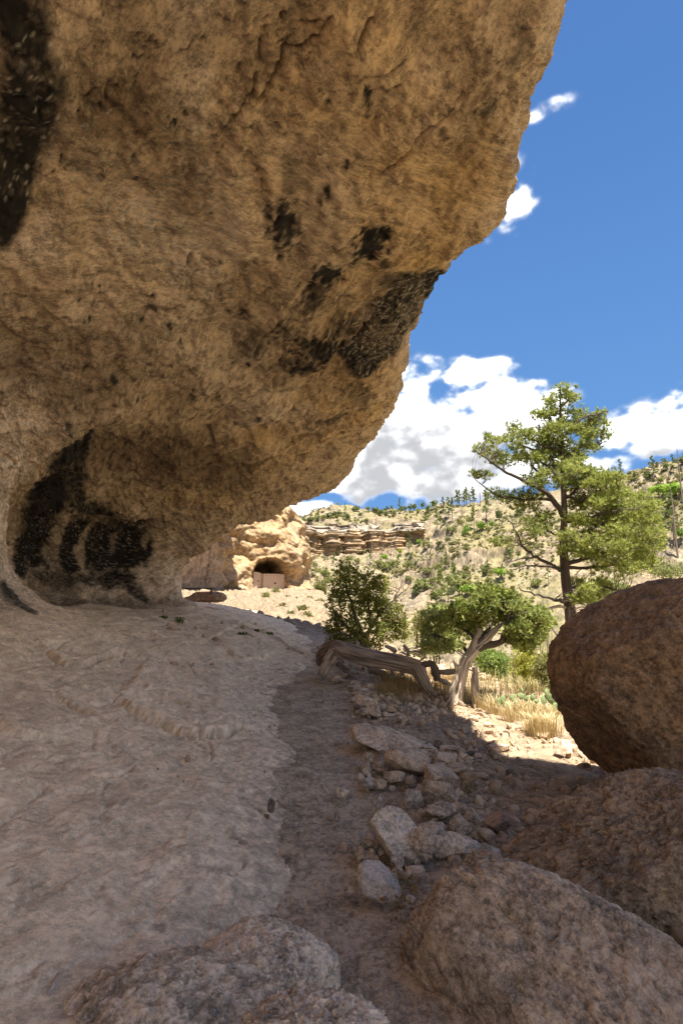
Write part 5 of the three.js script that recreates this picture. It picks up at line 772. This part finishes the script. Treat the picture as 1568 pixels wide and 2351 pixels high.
// prickly pears by the boulder
function pricklyPear(label, pads, seed) {
  const Zq = (x, y) => [963.7 + .2292 * x, 1306.7 + .2292 * y], r = rng(seed), mid = pads[Math.floor(pads.length / 2)], foot = ground(...Zq(mid[0], 1470)), f0 = -foot.z, u = px2m(f0) * .2292, t = thing('prickly_pear', label, 'cactus', foot);
  for (const [x, y, w, h, turn] of pads) {
    const g = new THREE.SphereGeometry(1, 18, 12), p = g.attributes.position, C = new Float32Array(p.count * 3), c = P3(...Zq(x, y), f0 + (r() - .5) * .25);
    for (let i = 0; i < p.count; i++) { const yy = p.getY(i), k = .72 + .28 * smooth(-1, .3, yy); p.setXYZ(i, p.getX(i) * k * w * u * .56, yy * h * u * .52, p.getZ(i) * .022); const v = .9 + .2 * n3(p.getX(i) * 40, p.getY(i) * 40, x); C.set([.23 * v, .31 * v, .125 * v], i * 3); }
    g.setAttribute('color', new THREE.BufferAttribute(C, 3)); g.computeVertexNormals(); const m = part('pad', g, barkMat, t); m.position.set(c[0] - foot.x, c[1] - foot.y, c[2] - foot.z); m.rotation.set(-.1 + r() * .2, turn ?? (r() - .5) * 1.2, (r() - .5) * .5);
  }
  const S = new Soup(); for (const [x, y, w, h] of pads) { const c = P3(...Zq(x, y), f0 - .03); for (let k = 0; k < 26; k++) { const a = r() * 6.28, q = Math.sqrt(r()) * .48, d = rdir(r), b = [c[0] - foot.x + Math.cos(a) * w * u * q, c[1] - foot.y + Math.sin(a) * h * u * q, c[2] - foot.z], n = across(d, r); S.tri(b, [b[0] + n[0] * .003, b[1] + n[1] * .003, b[2] + n[2] * .003], [b[0] + d[0] * .03, b[1] + d[1] * .03, b[2] + Math.abs(d[2]) * .03], [.6, .52, .36]); } } part('spines', S.geometry(), woodMat, t, 'stuff');
}
pricklyPear('prickly pear cactus in the dry grass right of the dead post', [[790, 1335, 66, 84], [832, 1310, 52, 84], [930, 1292, 56, 80], [1010, 1272, 66, 62], [1024, 1220, 30, 60, 1.1], [1080, 1300, 66, 62], [1128, 1288, 44, 62], [1112, 1345, 40, 44], [1165, 1327, 46, 42], [860, 1360, 60, 60], [970, 1340, 56, 60]], 5);
pricklyPear('prickly pear cactus beside the left edge of the round boulder', [[1240, 1310, 66, 92], [1268, 1240, 52, 84, .7], [1320, 1302, 90, 112], [1386, 1298, 60, 92], [1405, 1395, 66, 110], [1350, 1380, 60, 80], [1440, 1440, 60, 90]], 6);
// dry grass: in the shade below the fallen trunk, and in the sun by the cactus
{
  const S = new Soup(), r = rng(88), tuft = (px, py, n, hgt, spread, cA, cB) => { const g = ground(px, py); for (let i = 0; i < n; i++) { const a = r() * 6.28, q = Math.sqrt(r()) * spread, b = [g.x + Math.cos(a) * q, 0, g.z + Math.sin(a) * q]; b[1] = landY(b[0], -b[2]) - .01; const lean = .2 + r() * .7, h = hgt * (.45 + r() * .75), la = a + (r() - .5) * 1.4, w = .0035 + r() * .003, ca = Math.cos(la + 1.57) * w, sa = Math.sin(la + 1.57) * w, m = [b[0] + Math.cos(la) * lean * h * .25, b[1] + h * .62, b[2] + Math.sin(la) * lean * h * .25], e = [b[0] + Math.cos(la) * lean * h * .75, b[1] + h * (.95 - lean * .25), b[2] + Math.sin(la) * lean * h * .75], col = mixc(cA, cB, r(), .8 + r() * .4); S.tri([b[0] - ca, b[1], b[2] - sa], [b[0] + ca, b[1], b[2] + sa], [m[0] + ca, m[1], m[2] + sa], col); S.tri([b[0] - ca, b[1], b[2] - sa], [m[0] + ca, m[1], m[2] + sa], [m[0] - ca, m[1], m[2] - sa], col); S.tri([m[0] - ca, m[1], m[2] - sa], [m[0] + ca, m[1], m[2] + sa], e, col); } };
  const BUFF = [.40, .27, .10], STR = [.62, .50, .26], PAL = [.72, .62, .38];
  for (let i = 0; i < 40; i++) tuft(872 + r() * 190, 1562 + r() * 48 * (.3 + .7 * r()), 60, .22, .25, BUFF, [.52, .38, .17]);
  for (let i = 0; i < 16; i++) tuft(880 + r() * 120, 1545 + r() * 30, 50, .26, .3, [.34, .26, .12], [.48, .36, .17]);
  for (let i = 0; i < 30; i++) { const x = 1085 + r() * 215; tuft(x, 1590 + (x - 1085) * .24 + r() * 26, 60, .22, .22, STR, PAL); }
  for (let i = 0; i < 8; i++) { const x = 1095 + r() * 200; tuft(x, 1590 + r() * 30, 50, .34, .3, [.46, .36, .16], STR); }
  for (const [x, y] of [[1245, 1690], [1230, 1685], [1265, 1688], [1215, 1650], [1175, 1655], [1140, 1640], [1110, 1625], [1060, 1612], [1040, 1606], [1190, 1630]]) tuft(x, y, 150, .36, .16, STR, PAL);
  for (let i = 0; i < 14; i++) tuft(1095 + r() * 190, 1560 + r() * 40, 50, .36, .4, [.36, .32, .12], [.5, .44, .2]);
  const m = new THREE.Mesh(S.geometry(), STRAW); m.name = 'dry_grass'; m.userData = { kind: 'stuff', label: 'dry straw coloured grass below the fallen trunk and around the cactus' }; scene.add(shade(m));
}
// fallen leaves between the stones
{
  const S = new Soup(), r = rng(99), spot = (px, py, n, s) => { const g = ground(px, py); for (let i = 0; i < n; i++) { const x = g.x + (r() - .5) * s, z = g.z + (r() - .5) * s, d = rdir(r); d[1] = Math.abs(d[1]) * .3; leaf(S, [x, landY(x, -z) + .012 + r() * .02, z], d, across(d, r), .03 + r() * .02, .010, mixc([.30, .16, .05], [.52, .36, .13], r(), 1)); } };
  for (const [x, y, n, s] of [[1090, 1925, 26, .2], [1045, 1935, 20, .2], [930, 2030, 60, .3], [925, 2075, 60, .25], [940, 2120, 30, .25], [1000, 1930, 16, .2], [1120, 1940, 20, .2], [905, 1800, 16, .2], [960, 2160, 10, .3], [860, 1950, 8, .3], [1090, 1855, 20, .25]]) spot(x, y, n, s);
  const m = new THREE.Mesh(S.geometry(), LEAF); m.name = 'leaf_litter'; m.userData = { kind: 'stuff', label: 'small dry brown leaves fallen between the stones' }; scene.add(shade(m));
}
{ // a dry stick on the bedrock, and the barrier at the end of the shelter
  const a = ground(108, 2296), b = ground(135, 2240), t = thing('stick', 'pale dry stick lying on the bedrock at the bottom left', 'stick', a); part('wood', moved(limb([[a.x, a.y + .012, a.z, .008], [lerp(a.x, b.x, .55) + .01, lerp(a.y, b.y, .55) + .018, lerp(a.z, b.z, .55), .013], [b.x, b.y + .012, b.z, .006]], { seg: 8, steps: 12, tone: [.5, .4, .31], flute: .2 }), a), woodMat, t);
  const f = 26.5, p = new THREE.Vector3(...P3(460, 1370, f)), bar = thing('barrier_bar', 'dark horizontal barrier bar at the end of the shelter beside the pillar', 'barrier', p), u = px2m(f), dark = new THREE.MeshStandardMaterial({ color: new THREE.Color().setRGB(.05, .032, .02), roughness: .7 });
  part('rail', new THREE.BoxGeometry(62 * u, 2.4 * u, 4 * u).translate(-4 * u, 19 * u, 0), dark, bar); part('post', new THREE.BoxGeometry(3 * u, 18 * u, 4 * u).translate(24 * u, 9 * u, -3 * u), dark, bar);
}
// ---------------------------------------------------------------- trees on the far side of the canyon, each a thing of its own
function hillPoint(px, py) { // where the line of sight meets the far slope
  const y = (p) => { const f = -p.z, d = Math.hypot(p.x, f), h = landY(p.x, f); return d > 84 ? h + hillRelief(p.x, p.z, h, d)[0] : h; };
  let last = 84; for (let f = 84; f < 300; f += .8) { const p = at(px, py, f); if (p.y < y(p)) { let lo = last, hi = f; for (let i = 0; i < 8; i++) { const m = (lo + hi) / 2, q = at(px, py, m); if (q.y < y(q)) hi = m; else lo = m; } const q = at(px, py, hi); q.y = y(q); return q; } last = f; } return null;
}
const bark2 = new THREE.MeshStandardMaterial({ vertexColors: true, roughness: .95 });
function protoPine(seed, lean, bright) { // one unit tall
  const r = rng(seed), trunk = limb([[0, -.04, 0, .016], [lean * .3, .4, 0, .012], [lean, .98, 0, .003]], { seg: 6, steps: 8, tone: [.17, .115, .075], seed }), cl = [];
  for (let i = 0; i < 15; i++) { const h = .30 + .68 * (i / 14), w = (1 - h) * .26 + .035, a = r() * 6.28, q = w * (.35 + r() * .6); cl.push({ c: [Math.cos(a) * q + lean * h, h, Math.sin(a) * q], r: [w * .55, .035, w * .55], n: 18 }); }
  const S = new Soup(); needles(S, cl, r, { len: .06, wid: .010, per: 4, dark: mixc([.09, .12, .04], [.16, .21, .05], bright, 1), light: mixc([.26, .30, .11], [.42, .46, .12], bright, 1) });
  return [trunk, S.geometry()];
}
function protoBush(seed, tall, dark, light) {
  const r = rng(seed), cl = []; for (let i = 0; i < 9; i++) { const a = r() * 6.28, q = .22 * Math.sqrt(r()), h = .25 + .55 * r() * (1 - q); cl.push({ c: [Math.cos(a) * q, h, Math.sin(a) * q], r: [.22 / tall * 1.2, .17, .22 / tall * 1.2], n: 42 }); }
  const S = new Soup(); foliage(S, cl, r, { size: .105, wide: .5, sprig: .06, per: 7, dark, light, hollow: .3 });
  return [limb([[0, -.06, 0, .03], [.02, .25, .01, .022], [.04, .55, 0, .008]], { seg: 5, steps: 6, tone: [.14, .10, .075], seed }), S.geometry()];
}
function protoSnag(seed) {
  const r = rng(seed), list = [limb([[0, -.03, 0, .014], [.01 * (r() - .5), .5, 0, .010], [.04 * (r() - .5), 1, 0, .003]], { seg: 6, steps: 10, tone: [.19, .145, .115], seed })];
  for (let i = 0; i < 16; i++) { const h = .3 + .65 * r(), a = r() * 6.28, l = .03 + .10 * r() * (1.1 - h); list.push(limb([[0, h, 0, .004], [Math.cos(a) * l, h + l * (.1 + .4 * r()), Math.sin(a) * l, .001]], { seg: 3, steps: 2, tone: [.20, .155, .12] })); }
  return [joined(list), null];
}
const KINDS = {
  p: [protoPine(1, .02, .2), protoPine(2, -.03, .3), protoPine(3, .04, .15)], b: [protoPine(4, .02, .9), protoPine(5, -.02, .8)],
  j: [protoBush(6, 1.1, [.09, .12, .035], [.26, .30, .09]), protoBush(7, 1.0, [.09, .12, .04], [.28, .30, .09]), protoBush(8, 1.3, [.08, .11, .035], [.23, .27, .08])],
  s: [protoBush(9, 1, [.17, .19, .06], [.38, .39, .13]), protoBush(10, 1.1, [.18, .19, .06], [.41, .40, .14])], g: [protoBush(11, 1, [.17, .27, .04], [.40, .54, .08]), protoBush(12, 1.1, [.15, .25, .04], [.37, .50, .08])], d: [protoSnag(13), protoSnag(14), protoSnag(15)],
};
const WORD = { p: ['hillside_pine', 'pine', 'pine'], b: ['hillside_pine', 'light green pine', 'pine'], j: ['juniper_bush', 'round juniper', 'bush'], s: ['hill_shrub', 'olive shrub', 'shrub'], g: ['hill_shrub', 'bright green shrub', 'shrub'], d: ['dead_pine', 'bare dead pine', 'dead tree'] };
const ORD = ['first', 'second', 'third', 'fourth', 'fifth', 'sixth', 'seventh', 'eighth', 'ninth', 'tenth', 'eleventh', 'twelfth', 'thirteenth', 'fourteenth', 'fifteenth', 'sixteenth', 'seventeenth', 'eighteenth', 'nineteenth', 'twentieth', 'twenty-first', 'twenty-second', 'twenty-third', 'twenty-fourth', 'twenty-fifth', 'twenty-sixth', 'twenty-seventh', 'twenty-eighth'];
const G1 = (x, y) => [669.7 + .3125 * x, 1102.5 + .3125 * y], G2 = (x, y) => [1045.4 + .3333 * x, 849.3 + .3333 * y], list = [];
const put = (f, k, zone, rows) => rows.forEach(([x, y, h, kind]) => { const [px, py] = f(x, y); list.push({ px, py, h: h * k, kind, zone }); });
put(G1, .3125, 'on the rim above the far cliff', [[60, 318, 40, 's'], [90, 314, 52, 'j'], [130, 306, 44, 'j'], [150, 302, 45, 's'], [190, 302, 42, 'j'], [240, 290, 44, 's'], [268, 286, 62, 'j'], [320, 270, 56, 'j'], [350, 262, 50, 'j'], [390, 252, 82, 'p'], [410, 292, 52, 'j'], [335, 312, 34, 's'], [455, 232, 44, 'j'], [480, 232, 58, 'j'], [505, 272, 46, 'j'], [560, 214, 36, 's'], [600, 212, 42, 'j'], [620, 236, 42, 'j'], [650, 266, 52, 'j'], [690, 262, 48, 'j'], [750, 266, 48, 'j'], [700, 206, 36, 'j'], [735, 204, 34, 'j'], [790, 216, 84, 'p'], [800, 246, 62, 'j'], [830, 206, 46, 'j'], [870, 202, 52, 'j'], [900, 202, 62, 'j'], [960, 204, 54, 'j'], [930, 236, 40, 's'], [1000, 242, 64, 'j'], [1040, 214, 74, 'j'], [840, 290, 30, 's'], [545, 302, 30, 's'], [980, 286, 40, 's'], [255, 345, 34, 's'], [750, 338, 34, 's']]);
put(G1, .3125, 'on the slope right of the far cliff', [[1070, 382, 172, 'b'], [1110, 235, 112, 'p'], [1150, 292, 165, 'p'], [1180, 305, 172, 'p'], [1215, 205, 132, 'p'], [1250, 270, 150, 'd'], [1280, 188, 135, 'p'], [1330, 195, 145, 'p'], [1310, 190, 120, 'd'], [1385, 195, 175, 'd'], [1430, 305, 225, 'p'], [1340, 384, 185, 'b'], [1395, 372, 76, 'g'], [1285, 402, 64, 'g'], [1260, 408, 44, 'g'], [1180, 386, 60, 's'], [1150, 380, 44, 'g'], [1470, 348, 54, 'g'], [1300, 312, 60, 's'], [1240, 322, 44, 's'], [1520, 292, 84, 'j'], [1120, 330, 44, 'j'], [1515, 395, 40, 's'], [1090, 290, 40, 'j']]);
put(G1, .3125, 'at the foot of the far cliff', [[865, 548, 172, 'p'], [590, 535, 172, 'd'], [660, 562, 185, 'd'], [710, 545, 125, 'd'], [730, 562, 145, 'd'], [770, 575, 155, 'd'], [755, 560, 120, 'd'], [690, 604, 76, 'g'], [800, 555, 64, 'g'], [520, 548, 38, 'j'], [930, 484, 62, 'g'], [985, 505, 78, 's'], [880, 560, 40, 's'], [385, 505, 30, 's'], [350, 555, 60, 'p'], [1075, 484, 54, 'j'], [1020, 635, 172, 'd'], [1000, 450, 44, 's'], [130, 520, 46, 's'], [100, 540, 44, 's']]);
put(G1, .3125, 'beyond the dark bush', [[780, 705, 152, 'b'], [700, 665, 92, 's'], [745, 640, 70, 's'], [850, 655, 76, 's'], [640, 645, 84, 's'], [575, 625, 112, 'p'], [310, 665, 125, 'p'], [255, 785, 135, 'b'], [240, 700, 60, 's'], [95, 645, 64, 's'], [160, 638, 52, 's'], [120, 782, 64, 's'], [185, 842, 84, 's'], [230, 870, 60, 's'], [960, 805, 110, 's'], [905, 862, 96, 'j'], [1000, 695, 76, 's'], [945, 740, 130, 'd'], [860, 740, 50, 's'], [420, 600, 60, 's'], [480, 620, 60, 's']]);
put(G1, .3125, 'on the slope above the gnarled tree', [[1100, 705, 132, 'b'], [1130, 655, 122, 'p'], [1160, 642, 172, 'd'], [1345, 684, 165, 'd'], [1200, 800, 165, 'p'], [1100, 925, 250, 'b'], [1060, 900, 140, 'j'], [1150, 900, 180, 'p'], [1300, 865, 125, 'g'], [1425, 705, 84, 'j'], [1545, 725, 105, 'b'], [1260, 722, 38, 'g'], [1180, 672, 42, 'g'], [1440, 765, 64, 's'], [1230, 850, 100, 'j'], [1360, 780, 50, 's'], [1030, 760, 60, 's'], [1400, 830, 60, 's'], [1005, 905, 130, 'd'], [1490, 790, 50, 's']]);
put(G2, .3333, 'right behind the tall pine', [[1370, 765, 155, 'p'], [1140, 722, 115, 'p'], [1400, 890, 108, 'g'], [1350, 880, 80, 'g'], [1480, 905, 135, 'g'], [1500, 705, 110, 'p'], [1560, 655, 66, 'j'], [1530, 1300, 430, 'd'], [1505, 1200, 300, 'p'], [1562, 905, 330, 'd'], [1330, 762, 54, 'j'], [1410, 782, 50, 's'], [1240, 740, 50, 's'], [1200, 730, 40, 'j'], [1540, 760, 50, 'j'], [1445, 690, 60, 'j'], [1100, 720, 80, 'j'], [1420, 1080, 60, 's'], [1550, 1170, 80, 'g'], [1450, 1000, 60, 's']]);
put(G2, .3333, 'on the slope left of the tall pine', [[25, 940, 110, 'p'], [60, 935, 105, 'p'], [75, 925, 108, 'p'], [130, 935, 112, 'p'], [170, 940, 150, 'd'], [30, 1062, 44, 's'], [180, 1105, 66, 'g'], [70, 1112, 54, 'g'], [250, 1082, 44, 'g'], [300, 1035, 74, 'j'], [210, 1412, 74, 'j'], [320, 1445, 95, 'g'], [370, 1292, 64, 'j'], [440, 1000, 60, 'j'], [20, 1510, 120, 's'], [230, 1480, 60, 's'], [80, 1560, 80, 'g'], [520, 1250, 50, 's'], [640, 1480, 130, 'p'], [560, 1500, 80, 's']]);
list.sort((a, b) => a.px - b.px);
const count = {}, placed = [];
for (const e of list) {
  let p = hillPoint(e.px, e.py); if (!p) { for (let q = 1; q < 20 && !p; q++) p = hillPoint(e.px, e.py + q * 2); if (!p) continue; }
  const key = e.kind + e.zone, n = count[key] = (count[key] || 0) + 1; placed.push({ ...e, p, n, key });
}
{
  const protoThings = {}, r = rng(321);
  for (const e of placed) {
    const variants = KINDS[e.kind], v = Math.floor(r() * variants.length), key = e.kind + v, [nm, word, cat] = WORD[e.kind]; let o = protoThings[key];
    if (o) { o = o.clone(); o.name = numbered(nm); scene.add(o); } else { o = protoThings[key] = thing(nm, '', cat); part('trunk', variants[v][0], bark2, o); if (variants[v][1]) part('crown', variants[v][1], e.kind === 'p' || e.kind === 'b' ? NEEDLE : LEAF, o); }
    const d = -e.p.z, h = e.h / FOC * d * (Math.hypot(e.px - 784, e.py - 1175.5, FOC) / FOC) * 1.03; o.position.copy(e.p); o.rotation.y = r() * 6.28; o.scale.set(h * (.9 + r() * .25), h, h * (.9 + r() * .25));
    if ('jsg'.includes(e.kind)) { const w = .9 + r() * .5; o.scale.x *= w; o.scale.z *= w; }
    const total = count[e.key]; tag(o, total === 1 ? `lone ${word} ${e.zone}` : `${ORD[e.n - 1]} ${word} from left ${e.zone}`, cat, `trees and shrubs ${e.zone}`);
  }
  // scrub too small and too many to tell apart
  const base = protoBush(30, 1, [.8, .8, .8], [1, 1, 1])[1], N = 5200, im = new THREE.InstancedMesh(base, LEAF, N), M = new THREE.Matrix4(), q = new THREE.Quaternion(), col = new THREE.Color(); let n = 0;
  for (let i = 0; i < 40000 && n < N; i++) {
    const a = -.12 + .86 * r(), d = 92 + 190 * Math.pow(r(), .8), x = Math.sin(a) * d, f = Math.cos(a) * d, h = landY(x, f), [o] = hillRelief(x, -f, h, d); if (fbm(x * .035, 9, f * .035, 3) * 2.6 + r() * .35 - .38 < 0) continue; if (cliffWeight(x / f) > .5 && d > 218 && d < 236) continue;
    const s = (.35 + 1.0 * r() * r()) * (d > 150 ? 1.25 : 1); q.setFromAxisAngle(new THREE.Vector3(0, 1, 0), r() * 6.28); M.compose(new THREE.Vector3(x, h + o - .05, -f), q, new THREE.Vector3(s * 1.5, s, s * 1.5)); im.setMatrixAt(n, M); const k = r(); col.setRGB(lerp(.19, .44, k), lerp(.21, .41, k), lerp(.06, .14, k)); im.setColorAt(n++, col);
  }
  im.count = n; im.name = 'scrub'; im.userData.kind = 'stuff'; im.userData.label = 'low scrub scattered over the far slope'; scene.add(shade(im));
}
renderer.render(scene, camera);
